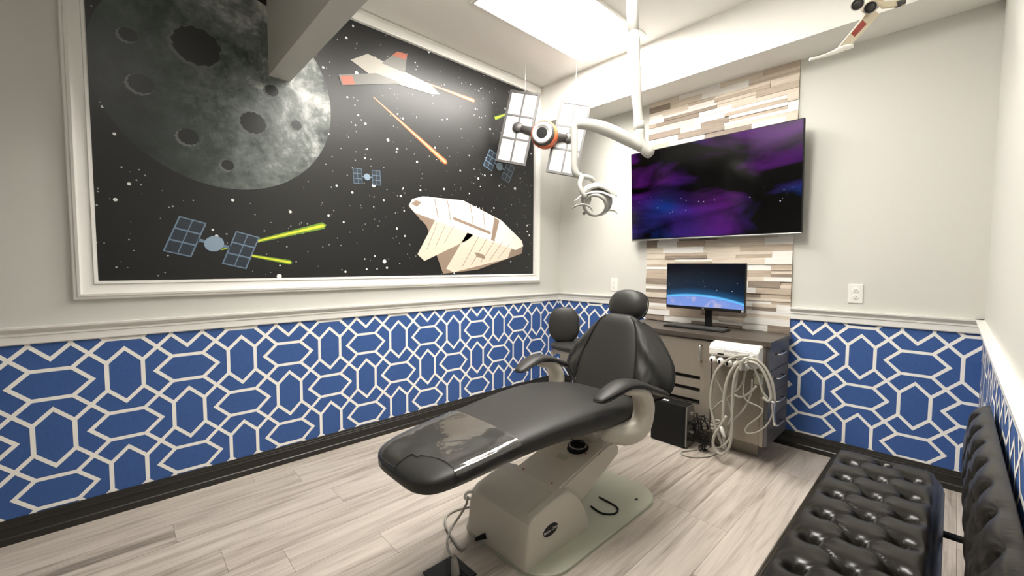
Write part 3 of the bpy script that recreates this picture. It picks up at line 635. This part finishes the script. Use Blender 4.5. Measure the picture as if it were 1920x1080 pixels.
obj('cover_groove', tube([(1.651, -2.128, 0.2185), (1.651, -2.04, 0.2400), (1.651, -1.985, 0.2492)], 0.0022, 6, 1), MT['plate'], ch, True)
# lift arm
la = [(-2.03, 0.228), (-1.56, 0.338), (-1.50, 0.332), (-1.462, 0.300), (-1.470, 0.255), (-1.76, 0.130), (-1.90, 0.09)]
bm = tobm(loft([[(x, a, b) for a, b in la] for x in (1.372, 1.652)])); bmesh.ops.bevel(bm, geom=list(bm.edges), offset=0.009, segments=3, affect='EDGES')
arm = shade_auto(obj('lift_arm', bm, MT['beige'], ch), 40)
sl_ = (0.338-0.228)/(0.47)
for a, b in ((1.42, -1.93), (1.60, -1.93), (1.43, -1.68), (1.60, -1.68)):
    obj('screw', lathe((a, b, 0.228+(b+2.03)*sl_-0.001), (0, -0.23, 1), [(0.006, 0), (0.005, 0.002)], 10), MT['model_red'], arm)
zz = lambda y: 0.228+(y+2.03)*sl_+0.0012
obj('rating_label', ([(1.49, -1.78, zz(-1.78)), (1.55, -1.78, zz(-1.78)), (1.55, -1.745, zz(-1.745)), (1.49, -1.745, zz(-1.745))], [(0, 1, 2, 3)]), MT['plate'], arm)
obj('junction_well', lathe((1.54, -1.665, zz(-1.665)-0.0005), (0, -0.23, 1), [(0.055, 0), (0.05, 0.003)], 24), MT['matte_black'], arm)
for k in range(3): obj('cable_coil', tube([(1.54+(0.05-0.006*k)*math.cos(t*0.5), -1.665+(0.038-0.004*k)*math.sin(t*0.5), zz(-1.665)+0.01+0.004*k+0.008*math.sin(t*0.5)) for t in range(13)], 0.0045, 8, 3), MT['hose'] if k == 1 else MT['matte_black'], arm, True)
obj('cable', tube([(1.60, -1.63, 0.0225), (1.67, -1.64, 0.0225), (1.715, -1.60, 0.0225), (1.705, -1.55, 0.0225), (1.66, -1.535, 0.0225), (1.58, -1.53, 0.0225)], 0.0045, 8), MT['matte_black'], ch, True)
# seat bracket under the upholstery
obj('seat_frame', merge(box(1.36, 1.66, -1.92, -1.46, 0.455, 0.515, 0.015, 3), box(1.44, 1.58, -1.60, -1.48, 0.315, 0.46, 0.02, 3)), MT['beige'], ch, True)
obj('bracket_block', box(1.565, 1.625, -1.83, -1.76, 0.425, 0.456, 0.004), MT['matte_black'], ch)
obj('arm_beam', tube([(1.24, -1.56, 0.462), (1.40, -1.60, 0.462), (1.64, -1.66, 0.468), (1.76, -1.70, 0.478)], [0.04, 0.045, 0.05, 0.048], 14, 4, 0.8), MT['beige'], ch, True)
# one-piece seat and leg rest
ST = [(-2.655, 0.085, 0.520, 0.496), (-2.645, 0.135, 0.535, 0.486), (-2.615, 0.178, 0.550, 0.481), (-2.56, 0.200, 0.562, 0.482), (-2.48, 0.212, 0.573, 0.487), (-2.38, 0.220, 0.584, 0.493), (-2.22, 0.230, 0.598, 0.500), (-2.06, 0.246, 0.610, 0.500), (-1.90, 0.264, 0.617, 0.492), (-1.76, 0.276, 0.614, 0.482), (-1.64, 0.276, 0.600, 0.476), (-1.54, 0.262, 0.584, 0.474), (-1.46, 0.230, 0.570, 0.478), (-1.41, 0.18, 0.556, 0.492), (-1.39, 0.12, 0.544, 0.505)]
STS = catmull([(a, b, c, d) for a, b, c, d in ST], 4)
def sect(y, wd, zt, zb, off=0.0, n=48):
    R = []
    for k in range(n):
        a = 2*math.pi*k/n; c, s = math.cos(a), math.sin(a)
        ex = 0.42 if s > 0 else 0.6
        x = math.copysign(abs(c)**0.55, c); z = math.copysign(abs(s)**ex, s)
        zm = zb+(zt-zb)*0.45; hh = (zt-zm) if s > 0 else (zm-zb)
        R.append((XC+x*(wd+off), y, zm+z*(hh+off)))
    return R
obj('seat_upholstery', loft([sect(*s) for s in STS]), MT['vinyl'], ch, True)
# clear plastic sleeve pulled over the leg rest, open at one toe corner
rings = []; ys = []
for s in catmull([(a, b, c, d) for a, b, c, d in ST], 20):
    if s[0] <= -2.26: rings.append(sect(s[0], s[1], s[2], s[3], 0.0035, 160)); ys.append(s[3]+(s[2]-s[3])*0.30)
V = []; 
for r in rings:
    for q in r:
        dxx = q[0]-XC; f = 1+0.0
        k = 0.0022*math.sin(40*q[0]+23*q[1])*math.exp(-((q[1]+2.6)/0.07)**2)
        V.append((q[0], q[1], q[2]+k))
n = 160; Fc = []
for i in range(len(rings)-1):
    for j in range(n):
        q = [i*n+j, i*n+(j+1) % n, (i+1)*n+(j+1) % n, (i+1)*n+j]; c = np.mean([V[t] for t in q], axis=0)
        if ((c[0]-1.67)/0.165)**2+((c[1]+2.635)/0.10)**2 < 1: continue
        if c[2] < ys[i]: continue
        Fc.append(tuple(q))
obj('plastic_sleeve', (V, Fc), MT['clear'], ch, True)
# back rest
bB = np.array([XC, -1.425, 0.525]); bT = np.array([XC, -1.235, 0.945]); bd_ = bT-bB; bn = np.array([0, -bd_[2], bd_[1]])/np.linalg.norm(bd_[1:])
def bk(hx, t, d=0.0): return bB+bd_*t+bn*d+np.array([hx, 0, 0])
PW = [(-0.06, 0.13), (-0.02, 0.175), (0.08, 0.198), (0.25, 0.203), (0.42, 0.196), (0.60, 0.178), (0.78, 0.155), (0.90, 0.135), (0.97, 0.11), (1.01, 0.07)]
rings = []
for t, wd in catmull([np.array(p) for p in PW], 4):
    e_ = math.sqrt(max(0.02, 1-max(0, (t-0.86)/0.17)**2-max(0, (0.02-t)/0.10)**2)); ring = []
    for k in range(40):
        a = 2*math.pi*k/40; c, s = math.cos(a), math.sin(a)
        x = math.copysign(abs(c)**0.6, c)*wd; d = math.copysign(abs(s)**0.7, s)*(0.045 if s > 0 else 0.05)*e_
        ring.append(bk(x, t, d))
    rings.append(ring)
obj('backrest', loft(rings), MT['vinyl'], ch, True)
WO = [(0.97, 0.10), (0.93, 0.15), (0.86, 0.195), (0.76, 0.24), (0.64, 0.285), (0.52, 0.322), (0.40, 0.338), (0.30, 0.340), (0.22, 0.327), (0.15, 0.295), (0.10, 0.25), (0.08, 0.205)]
def interp(tab, t):
    T = sorted(tab); return float(np.interp(t, [a for a, _ in T], [b for _, b in T]))
WOS = catmull([np.array(p) for p in WO], 4)
for s in (-1, 1):
    top, bot = [], []
    nu = len(WOS)-1; nv = 14
    def wing(i, j, back):
        t, ow = WOS[i]; v = j/nv
        ts = 0.97-(0.97-0.08)*i/nu; ihx = max(interp(PW, min(max(ts, -0.06), 1.01))-0.035, 0.03)
        hx = ihx+(ow-ihx)*v; tt = ts+(t-ts)*v
        edge = math.sin(math.pi*min(1, max(0, (v-0.0)))*0.5)
        low = max(0.0, 1-tt*1.25)
        d = 0.012-0.075*v**1.4+0.022*math.sin(math.pi*v)-0.02*low*v
        wr_ = low*0.017*math.sin(math.pi*v)*(math.sin(17*tt+9*v)+0.6*math.sin(31*v-14*tt+1.3*s))
        th = 0.016*(1-v**6)+0.004
        return bk(s*hx, tt, d+wr_*(0 if back else 1)+(-th if back else th))
    V1, F1 = [], []
    for back in (0, 1):
        for i in range(nu+1):
            for j in range(nv+1): V1.append(wing(i, j, back))
    K = (nu+1)*(nv+1)
    for back in (0, 1):
        for i in range(nu):
            for j in range(nv):
                q = [back*K+i*(nv+1)+j, back*K+(i+1)*(nv+1)+j, back*K+(i+1)*(nv+1)+j+1, back*K+i*(nv+1)+j+1]; F1.append(tuple(q))
    for i in range(nu): F1.append((i*(nv+1)+nv, (i+1)*(nv+1)+nv, K+(i+1)*(nv+1)+nv, K+i*(nv+1)+nv)); F1.append((i*(nv+1), (i+1)*(nv+1), K+(i+1)*(nv+1), K+i*(nv+1)))
    for j in range(nv):
        for i in (0, nu): F1.append((i*(nv+1)+j, i*(nv+1)+j+1, K+i*(nv+1)+j+1, K+i*(nv+1)+j))
    wg = obj('back_wing', (V1, F1), MT['vinyl'], ch, True)
    obj('piping', tube([(np.array(wing(i, nv, 0))+np.array(wing(i, nv, 1)))/2 for i in range(0, nu+1, 2)], 0.0065, 8, 3), MT['matte_black'], wg, True)
    seam = []
    for k in range(12):
        t = 0.94-0.82*k/11; seam.append(bk(s*(interp(PW, t)-0.02), t, 0.036))
    obj('seam', tube(seam, 0.0045, 8, 3), MT['matte_black'], wg, True)
# head rest
R_ = Matrix.Rotation(math.radians(-20), 3, 'X')
hd = obj('headrest', ellipsoid((1.518, -1.185, 1.003), (0.116, 0.062, 0.090), R_, 32, 18, 0.86), MT['vinyl'], ch, True)
sm_ = []
for k in range(33):
    a = 2*math.pi*k/32; q = R_ @ Vector((0.1165*math.copysign(abs(math.cos(a))**0.86, math.cos(a)), 0.022, 0.0905*math.copysign(abs(math.sin(a))**0.86, math.sin(a)))); sm_.append(q+Vector((1.518, -1.185, 1.003)))
obj('headrest_piping', tube(sm_, 0.0035, 6, 1), MT['matte_black'], hd, True)
obj('headrest_post', tube([(1.512, -1.215, 0.82), (1.512, -1.19, 0.90), (1.515, -1.165, 0.98)], 0.022, 12, 4), MT['matte_black'], ch, True)
# arm rests: padded sling arm over a curved beige support
def arms(s, dx, dy, dz):
    X = XC+s*0.312+dx
    P = [(X-s*0.015, -1.885+dy, 0.672+dz), (X-s*0.008, -1.83+dy, 0.690+dz), (X, -1.745+dy, 0.708+dz), (X+s*0.006, -1.645+dy, 0.694+dz), (X+s*0.010, -1.54+dy, 0.655+dz), (X+s*0.012, -1.44+dy, 0.617+dz), (X-s*0.002, -1.36+dy*0.5, 0.590+dz*0.5)]
    pad = obj('arm_pad', tube(P, [0.030, 0.045, 0.052, 0.050, 0.046, 0.044, 0.036], 18, 5, 0.42, (0, 0.25, 1), True), MT['vinyl'], ch, True)
    e1 = [(np.array(p)+np.array([-s*r*0.97, 0, -0.006])) for p, r in zip(P, [0.030, 0.045, 0.052, 0.050, 0.046, 0.044, 0.036])]
    e2 = [(np.array(p)+np.array([s*r*0.97, 0, -0.006])) for p, r in zip(P, [0.030, 0.045, 0.052, 0.050, 0.046, 0.044, 0.036])]
    obj('pad_piping', tube(e1[::-1]+[np.array(P[0])+np.array([0, -0.026, -0.006])]+e2, 0.004, 8, 4), MT['matte_black'], pad, True)
    Q = [(X, -1.70+dy, 0.678+dz), (X+s*0.004, -1.62+dy, 0.662+dz), (X+s*0.006, -1.565+dy, 0.60+dz), (X+s*0.004, -1.56+dy, 0.53+dz), (X-s*0.002, -1.595+dy, 0.475+dz), (X-s*0.03, -1.66+dy, 0.455+dz), (X-s*0.075, -1.73+dy, 0.468+dz)]
    obj('arm_support', tube(Q, [0.030, 0.042, 0.050, 0.050, 0.052, 0.054, 0.048], 18, 5, 0.85, None, True), MT['beige'], ch, True)
arms(1, 0, 0.015, 0.0); arms(-1, 0.008, 0.12, -0.003)

# cord and plug of the chair, floor outlet box
fo = empty('floor_outlet', (1.475, -2.40, 0), 'dark square floor outlet plate near the chair base', 'floor outlet')
obj('cover', box(1.396, 1.552, -2.475, -2.322, 0, 0.006, 0.002), MT['black_plastic'], fo)
obj('socket', box(1.49, 1.545, -2.43, -2.36, 0.006, 0.016, 0.002), MT['matte_black'], fo)
cz = [np.append(onz(u, v, 0.008)[:2], 0.008) for u, v in ((910, 1030), (885, 1036), (866, 1030), (848, 1008), (836, 985), (837, 968), (852, 957), (872, 951), (890, 946))]
cz[0] = np.array([1.43, -2.196, 0.042]); cz[1] = np.array([1.40, -2.235, 0.02])
obj('power_cord', tube(cz, 0.0055, 10, 6), MT['hose'], ch, True)
obj('strain_relief', tube([(1.443, -2.184, 0.046), (1.43, -2.20, 0.040), (1.413, -2.22, 0.030)], [0.013, 0.011, 0.007], 10, 3), MT['matte_black'], ch, True)
d1 = [(1.335, -2.20, 0.182), (1.325, -2.205, 0.14), (1.305, -2.225, 0.09), (1.31, -2.27, 0.06), (1.36, -2.33, 0.055), (1.43, -2.372, 0.062), (1.49, -2.39, 0.075)]
obj('power_cord', tube(d1, 0.0055, 10, 6), MT['hose'], ch, True)
obj('plug', tube([(1.49, -2.39, 0.074), (1.505, -2.395, 0.05), (1.512, -2.397, 0.017)], [0.011, 0.016, 0.017], 12, 3), MT['hose'], ch, True)
obj('cord_hook', tube([(1.33, -2.176, 0.165), (1.328, -2.20, 0.170), (1.328, -2.212, 0.185), (1.332, -2.20, 0.202), (1.338, -2.18, 0.20)], 0.007, 8, 4), MT['white_plastic'], ch, True)

# ---------------------------------------------------------------- assistant stool behind the chair
sx_, sy_ = 0.78, -0.72
st = empty('stool', (sx_, sy_, 0), 'black assistant stool with rounded backrest behind the dental chair', 'stool')
Rz = Matrix.Rotation(math.radians(38), 3, 'Z') @ Matrix.Rotation(math.radians(-8), 3, 'X')
bc = Vector((0.715, -0.78, 0.765))
obj('backrest', ellipsoid(bc, (0.122, 0.036, 0.140), Rz, 28, 14, 0.82), MT['vinyl'], st, True)
obj('back_shell', ellipsoid(bc+Rz @ Vector((0, 0.024, 0.0)), (0.124, 0.022, 0.141), Rz, 28, 10, 0.82), MT['beige'], st, True)
obj('back_post', tube([(0.72, -0.765, 0.70), (0.725, -0.755, 0.62), (0.745, -0.735, 0.55)], 0.016, 10, 4), MT['matte_black'], st, True)
obj('seat', ellipsoid((sx_+0.02, sy_+0.02, 0.600), (0.205, 0.205, 0.040), None, 32, 12, 0.75), MT['vinyl'], st, True)
obj('mechanism', merge(box(sx_-0.14, sx_+0.12, sy_-0.10, sy_+0.10, 0.535, 0.572, 0.008), box(sx_-0.10, sx_+0.10, sy_-0.07, sy_+0.07, 0.47, 0.54, 0.01)), MT['beige'], st)
obj('adjuster_knob', lathe((sx_-0.145, sy_-0.09, 0.535), (-0.5, -1, 0), [(0.024, -0.01), (0.024, 0.012), (0.010, 0.014), (0.010, 0.018)], 18), MT['beige'], st)
obj('column', lathe((sx_, sy_, 0.06), (0, 0, 1), [(0.03, 0), (0.03, 0.2), (0.02, 0.21), (0.02, 0.43)], 18), MT['chrome'], st, True)
for k in range(5):
    a = 2*math.pi*k/5+0.3; ex_, ey_ = sx_+0.24*math.cos(a), sy_+0.24*math.sin(a)
    lg = obj('leg', tube([(sx_, sy_, 0.095), (sx_+0.12*math.cos(a), sy_+0.12*math.sin(a), 0.085), (ex_, ey_, 0.07)], [0.022, 0.018, 0.014], 10, 3), MT['matte_black'], st, True)
    obj('caster', lathe((ex_, ey_, 0.027), (-math.sin(a), math.cos(a), 0), [(0.02, -0.014), (0.027, -0.010), (0.027, 0.010), (0.02, 0.014)], 16), MT['matte_black'], lg, True)

# ---------------------------------------------------------------- ceiling mounted operatory lamp
D = 2.45
lp = empty('operatory_lamp', tuple(dep(1184, -45, D)), 'white ceiling mounted dental lamp on a jointed arm', 'lamp')
LP = MT['light_plastic']
top = dep(1184, -45, D); top[2] = H
obj('ceiling_post', tube([top, dep(1187, 62, D)], 0.033, 20, 1), LP, lp, True)
obj('ceiling_collar', lathe(top, (0, 0, -1), [(0.085, 0), (0.085, 0.015), (0.04, 0.03)], 24), LP, lp, True)
obj('upper_arm', tube([dep(1187, 62, D), dep(1188, 75, D), dep(1189, 120, D), dep(1191, 150, D), dep(1195, 200, D), dep(1198, 232, D)], [0.034, 0.036, 0.036, 0.036, 0.026, 0.027], 20, 4), LP, lp, True)
obj('arm_joint', tube([dep(1198, 228, D), dep(1198.5, 245, D)], 0.0295, 20, 1), LP, lp, True)
obj('elbow', tube([dep(1199, 246, D), dep(1199, 258, D), dep(1202, 270, D), dep(1210, 280, D), dep(1217, 286, D)], [0.031, 0.031, 0.032, 0.033, 0.034], 20, 5, 1.0, None, True), LP, lp, True)
obj('swing_arm', tube([dep(1203, 276, D), dep(1178, 262, D), dep(1150, 248, D), dep(1120, 237, D), dep(1096, 233, D), dep(1080, 233, D)], [0.030, 0.036, 0.038, 0.036, 0.030, 0.024], 20, 5, 1.0, None, True), LP, lp, True)
obj('drop_tube', tube([dep(1088, 233, D), dep(1078, 236, D), dep(1077, 250, D), dep(1077, 290, D), dep(1077, 316, D), dep(1081, 326, D), dep(1090, 331, D)], [0.024, 0.023, 0.021, 0.020, 0.020, 0.020, 0.017], 16, 5, 1.0, None, True), LP, lp, True)
hc = dep(1117, 380, D)
LO = lambda du_, dv_, dd=0.0: dep(1117+du_, 380+dv_, D+dd)
obj('yoke', tube([LO(-28, -49), LO(-10, -46, -0.01), LO(0, -36, 0.0)], [0.018, 0.020, 0.014], 14, 4, 0.7), LP, lp, True)
obj('yoke_arm', tube([LO(-26, -48, -0.02), LO(-30, -34, -0.04), LO(-26, -20, -0.05), LO(-20, -12, -0.05)], [0.015, 0.014, 0.013, 0.013], 14, 5, 1.0, None, True), LP, lp, True)
# ring shaped head: a curved band round an opening, axis tilted down towards the patient
ax = np.array([0.35, -0.75, -0.40]); u_, v_, a_ = frame(ax)
def band(c, R, wdt, thick, flare, n=40):
    rings = []
    for k in range(n+1):
        t = 2*math.pi*k/n; rad = u_*math.cos(t)+v_*math.sin(t); ww = wdt*(1+0.25*math.sin(t))
        prof = [(R+flare, -ww), (R+flare*0.4, -ww*0.3), (R, ww*0.4), (R-0.004, ww), (R-0.004-thick, ww), (R-thick, ww*0.3), (R+flare*0.4-thick, -ww*0.3), (R+flare-thick, -ww)]
        rings.append([np.array(c)+rad*p+a_*q for p, q in prof])
    return loft(rings, cap=False)
obj('head_ring', band(hc+np.array([0, 0, -0.005]), 0.074, 0.042, 0.013, 0.016), LP, lp, True)
obj('visor', tube([LO(-30, -10, -0.02), LO(-18, -26, -0.03), LO(2, -33, -0.03), LO(22, -26, -0.03), LO(40, -12, -0.04)], [0.014, 0.034, 0.042, 0.034, 0.006], 18, 5, 0.30, (0.2, -0.4, 1)), LP, lp, True)
obj('visor_lip', tube([LO(-40, -3, -0.02), LO(-22, -16, -0.04), LO(4, -21, -0.05), LO(26, -14, -0.05), LO(42, -3, -0.05)], [0.005, 0.018, 0.024, 0.018, 0.004], 16, 5, 0.22, (0.2, -0.4, 1)), MT['white_plastic'], lp, True)
obj('handle', tube([LO(-44, 11, -0.03), LO(-34, 5, -0.05), LO(-20, 4, -0.06), LO(-10, 9, -0.06), LO(-6, 16, -0.06)], [0.005, 0.009, 0.010, 0.009, 0.005], 12, 5, 0.6), LP, lp, True)
obj('handle', tube([LO(16, 14, -0.03), LO(24, 14, -0.02), LO(34, 15, -0.02), LO(40, 20, -0.03)], [0.007, 0.008, 0.008, 0.004], 12, 5, 0.6), LP, lp, True)
obj('lamp_mount', ellipsoid(LO(-18, -6, -0.01), (0.030, 0.030, 0.040), None, 18, 10), LP, lp, True)
obj('switch', lathe(LO(-22, 20, -0.07), (0.5, -0.8, -0.2), [(0.010, 0), (0.009, 0.004), (0.004, 0.004), (0.004, 0.006)], 14), MT['steel'], lp)

# ---------------------------------------------------------------- hanging models (plain generic craft)
ms = empty('model_satellite', (0.365, -0.66, 2.34), 'hanging model satellite with orange capsule and two white framed panels', 'model spacecraft')
pc1, pc2 = dep(971, 240, 3.55), dep(1066, 260, 3.55)
axm = (pc2-pc1)/np.linalg.norm(pc2-pc1)
nrm = np.array([0.62, -0.75, 0.10]); nrm /= np.linalg.norm(nrm)         # panel planes face the room
upm = np.array([0.12, 0.16, 1.0]); sd_ = np.cross(upm, nrm); sd_ /= np.linalg.norm(sd_); upm = np.cross(nrm, sd_)
def pbox(c, hw, hh, ht):
    c = np.array(c); b = bmesh.new(); bmesh.ops.create_cube(b, size=2)
    for v in b.verts: v.co = Vector(c+sd_*v.co.x*hw+upm*v.co.y*hh+nrm*v.co.z*ht)
    return b
for pcn in (pc1, pc2):
    pn = obj('solar_panel', pbox(pcn, 0.118, 0.30, 0.006), MT['panel_white'], ms)
    for a in (-1, 1):
        obj('panel_frame', pbox(pcn+sd_*a*0.121, 0.010, 0.312, 0.012), MT['model_dark'], pn); obj('panel_frame', pbox(pcn+upm*a*0.304, 0.130, 0.010, 0.0115), MT['model_dark'], pn)
    for k in (-0.1, 0.1): obj('panel_bar', pbox(pcn+upm*k, 0.118, 0.008, 0.0095), MT['model_dark'], pn)
    obj('panel_bar', pbox(pcn, 0.008, 0.30, 0.0100), MT['model_dark'], pn)
    obj('panel_hub', lathe(pcn, nrm, [(0.045, -0.03), (0.045, 0.02), (0.03, 0.035)], 16), MT['model_dark'], pn, True)
cc = dep(1021, 253, 3.5); fdir = np.array([0.45, -0.85, -0.1]); fdir /= np.linalg.norm(fdir)
obj('strut', tube([pc1, cc, pc2], [0.03, 0.045, 0.03], 14, 1), MT['model_dark'], ms, True)
obj('capsule', lathe(cc, fdir, [(0.03, -0.12), (0.075, -0.10), (0.10, -0.055), (0.108, 0.0), (0.10, 0.05), (0.085, 0.085)], 28), MT['model_dark'], ms, True)
rb = lathe(cc, fdir, [(0.104, -0.05), (0.111, -0.045), (0.113, 0.0), (0.106, 0.045), (0.103, 0.05)], 28); 
obj('orange_band', rb, MT['model_orange'], ms, True)
pw_ = obj('porthole', lathe(cc, fdir, [(0.084, 0.083), (0.084, 0.092), (0.062, 0.096), (0.060, 0.092)], 28), MT['panel_white'], ms, True)
obj('porthole_glass', lathe(cc, fdir, [(0.061, 0.0905), (0.04, 0.0925)], 24), MT['matte_black'], pw_, True)
s1 = np.append((pc1+upm*0.31)[:2], H); s2 = np.append((pc2+upm*0.31)[:2], H)
obj('hanging_thread', tube([pc1+upm*0.31, s1], 0.0016, 6, 1), MT['string'], ms); obj('hanging_thread', tube([pc2+upm*0.31, s2], 0.0016, 6, 1), MT['string'], ms)
# toy rocket glider near the soffit, top right
tg = empty('model_glider', tuple(dep(1645, 5, 1.6)), 'small cream toy rocket glider with red wing stripe, hanging at top right', 'model spacecraft')
DG = 1.6
A, B = dep(1640, 22, DG), dep(1578, 92, DG-0.04)
wv = (B-A)/np.linalg.norm(B-A); wc = np.cross(wv, fw); wc /= np.linalg.norm(wc)
def slab(p, q, w0, w1, t):
    nn = np.cross(wv, wc); R = []
    for P_, w_ in ((p, w0), (q, w1)): R.append([P_+wc*w_+nn*t, P_-wc*w_+nn*t, P_-wc*w_-nn*t, P_+wc*w_-nn*t])
    return loft(R)
wing_ = obj('wing', slab(A, B, 0.021, 0.014, 0.005), MT['model_cream'], tg)
obj('wing_stripe', slab(A+(B-A)*0.33+wc*-0.004, A+(B-A)*0.68+wc*-0.004, 0.011, 0.009, 0.0062), MT['model_red'], wing_)
obj('wing_tip_pod', tube([B-(A-B)*0.0+np.array([0.03, 0.02, 0.008]), B, dep(1556, 101, DG-0.05), dep(1530, 109, DG-0.06), dep(1519, 112, DG-0.06)], [0.008, 0.011, 0.007, 0.005, 0.006], 12, 3), MT['white_plastic'], tg, True)
obj('wing', slab(dep(1650, 10, DG), dep(1692, 6, DG), 0.016, 0.012, 0.005), MT['model_cream'], tg)
obj('wing_tip_pod', tube([dep(1694, 4, DG), dep(1680, 9, DG)], 0.011, 12, 1), MT['model_dark'], tg, True)
obj('fuselage', tube([dep(1632, 8, DG+0.02), dep(1640, -8, DG+0.08), dep(1655, -30, DG+0.20), dep(1668, -50, DG+0.3)], [0.032, 0.04, 0.035, 0.01], 16, 4), MT['model_cream'], tg, True)
for u, v_, in ((1608, 8), (1632, 14)):
    e0 = dep(u, v_, DG-0.05); ea = dep(u, v_, 1.0)-dep(u, v_, 2.0)
    en = obj('engine', lathe(e0, ea, [(0.017, -0.09), (0.021, -0.02), (0.021, 0.0), (0.0185, 0.0), (0.0175, -0.012)], 20, True), MT['panel_white'], tg, True)
    obj('nozzle', lathe(e0, ea, [(0.0178, -0.010), (0.0178, -0.004), (0.004, -0.001)], 20), MT['model_dark'], en, True)
obj('hanging_thread', tube([dep(1640, -8, DG+0.08), np.append(dep(1640, -8, DG+0.08)[:2], H)], 0.001, 6, 1), MT['string'], tg)

# ---------------------------------------------------------------- tufted bench
bn_ = empty('bench', (2.65, -1.85, 0), 'black tufted leather bench along the right wall', 'bench')
BX0, BX1, BY0, BY1, BZ = 2.475, 2.815, -2.75, -1.10, 0.445
cols = [2.553, 2.645, 2.737]; pit = 0.165
btn = []
for k in range(-1, 12):
    for c, x in enumerate(cols):
        y = -1.255-pit*k-(pit/2 if c == 1 else 0)
        if BY0+0.05 < y < BY1-0.07: btn.append((x, y))
def tuft(a, b, pts, ca, pitch, depth):
    d = min(((a-x)**2+(b-y)**2) for x, y in pts); h = -depth*math.exp(-d/(0.017**2))-depth*0.55*math.exp(-d/(0.036**2))
    fold = 0.0
    for x, y in pts:
        for x2, y2 in pts:
            if x2 > x and (x2-x) < ca*1.2 and abs(y2-y) < pitch*0.6:
                t = ((a-x)*(x2-x)+(b-y)*(y2-y))/((x2-x)**2+(y2-y)**2)
                if 0 <= t <= 1:
                    dd = abs((a-x)*(y2-y)-(b-y)*(x2-x))/math.hypot(x2-x, y2-y); fold = max(fold, math.exp(-(dd/0.006)**2))
    return h+0.012-0.007*fold
def edge(a, a0, a1, r):
    m_ = min(a-a0, a1-a); return 0 if m_ >= r else -(r-math.sqrt(max(0, r*r-(r-m_)**2)))
def seat(u, v):
    y = BY0+(BY1-BY0)*v; me_ = min(y-BY0, BY1-y); sh = 0 if me_ >= 0.06 else 0.06-math.sqrt(max(0, 0.06**2-(0.06-me_)**2))
    x = (BX0+BX1)/2+(BX1-BX0-2*sh)*(u-0.5)
    z = BZ+0.012+edge(x, BX0+sh, BX1-sh, 0.055)+edge(y, BY0, BY1, 0.055)
    if BX0+0.03 < x < BX1-0.03: z += tuft(x, y, [q for q in btn if abs(q[1]-y) < 0.2], 0.092, pit, 0.030)
    return (x, y, max(z, BZ-0.045))
g = tobm(grid(seat, 56, 250))
cush = obj('seat_cushion', g, MT['leather'], bn_, True)
ro = rrect(BX0, BX1, BY0, BY1, 0.06); ri = rrect(BX0+0.012, BX1-0.012, BY0+0.012, BY1-0.012, 0.05)
shade_auto(obj('seat_base', loft([[(a, b, 0.315) for a, b in ri], [(a, b, 0.327) for a, b in ro], [(a, b, BZ-0.04) for a, b in ro]]), MT['leather'], bn_), 60)
bmesh_btn = None
for x, y in btn:
    if bmesh_btn is None:
        o1 = obj('button', lathe((x, y, BZ-0.021), (0, 0, 1), [(0.009, 0), (0.0095, 0.003), (0.007, 0.0065), (0.003, 0.008)], 12), MT['leather'], cush, True, loc=(x, y, BZ-0.021)); bmesh_btn = o1
    else:
        o2 = o1.copy(); C.objects.link(o2); o2.location = Vector((x, y, BZ-0.021))-origin(cush); o2.parent = cush
# padded back, leaning on brackets close to the wall
pts2 = []
for k in range(-1, 12):
    for c, zc in enumerate((0.54, 0.622, 0.704)):
        y = -1.22-pit*k-(pit/2 if c == 1 else 0)
        if BY0+0.05 < y < BY1-0.05: pts2.append((zc, y))
def bkz(z): return 2.872+0.28*max(z-0.50, 0)**2
def back(u, v):
    z = 0.47+0.285*u; y = BY0+(BY1-BY0)*v
    d = 0.012+edge(z, 0.47, 0.755, 0.055)+edge(y, BY0, BY1, 0.07)
    if 0.50 < z < 0.745: d += tuft(z, y, [q for q in pts2 if abs(q[1]-y) < 0.2], 0.082, pit, 0.026)
    return (min(bkz(z)-max(d, -0.035), W-0.016), y, z)
bc_ = obj('back_cushion', tobm(grid(back, 50, 230)), MT['leather'], bn_, True)
pl = [(2.888, 0.472), (2.903, 0.70), (2.905, 0.74), (W-0.014, 0.742), (W-0.014, 0.49)]
obj('back_board', extrude(pl, 'y', BY0+0.02, BY1-0.02), MT['leather'], bn_)
for y, z in [(q[1], q[0]) for q in pts2]:
    o2 = o1.copy(); C.objects.link(o2); o2.parent = bc_; o2.location = Vector((bkz(z)+0.018, y, z))-origin(bc_); o2.rotation_euler = (0, -math.pi/2, 0)
for y in (-1.35, -2.5): obj('back_bracket', merge(box(2.76, 2.91, y-0.012, y+0.012, 0.335, 0.348), box(2.898, 2.91, y-0.012, y+0.012, 0.335, 0.56)), MT['matte_black'], bn_)
for x in (BX0+0.05, BX1-0.05):
    for y in (BY1-0.07, BY0+0.07): obj('leg', lathe((x, y, 0), (0, 0, 1), [(0.016, 0), (0.024, 0.28), (0.026, 0.318)], 14), MT['matte_black'], bn_, True)
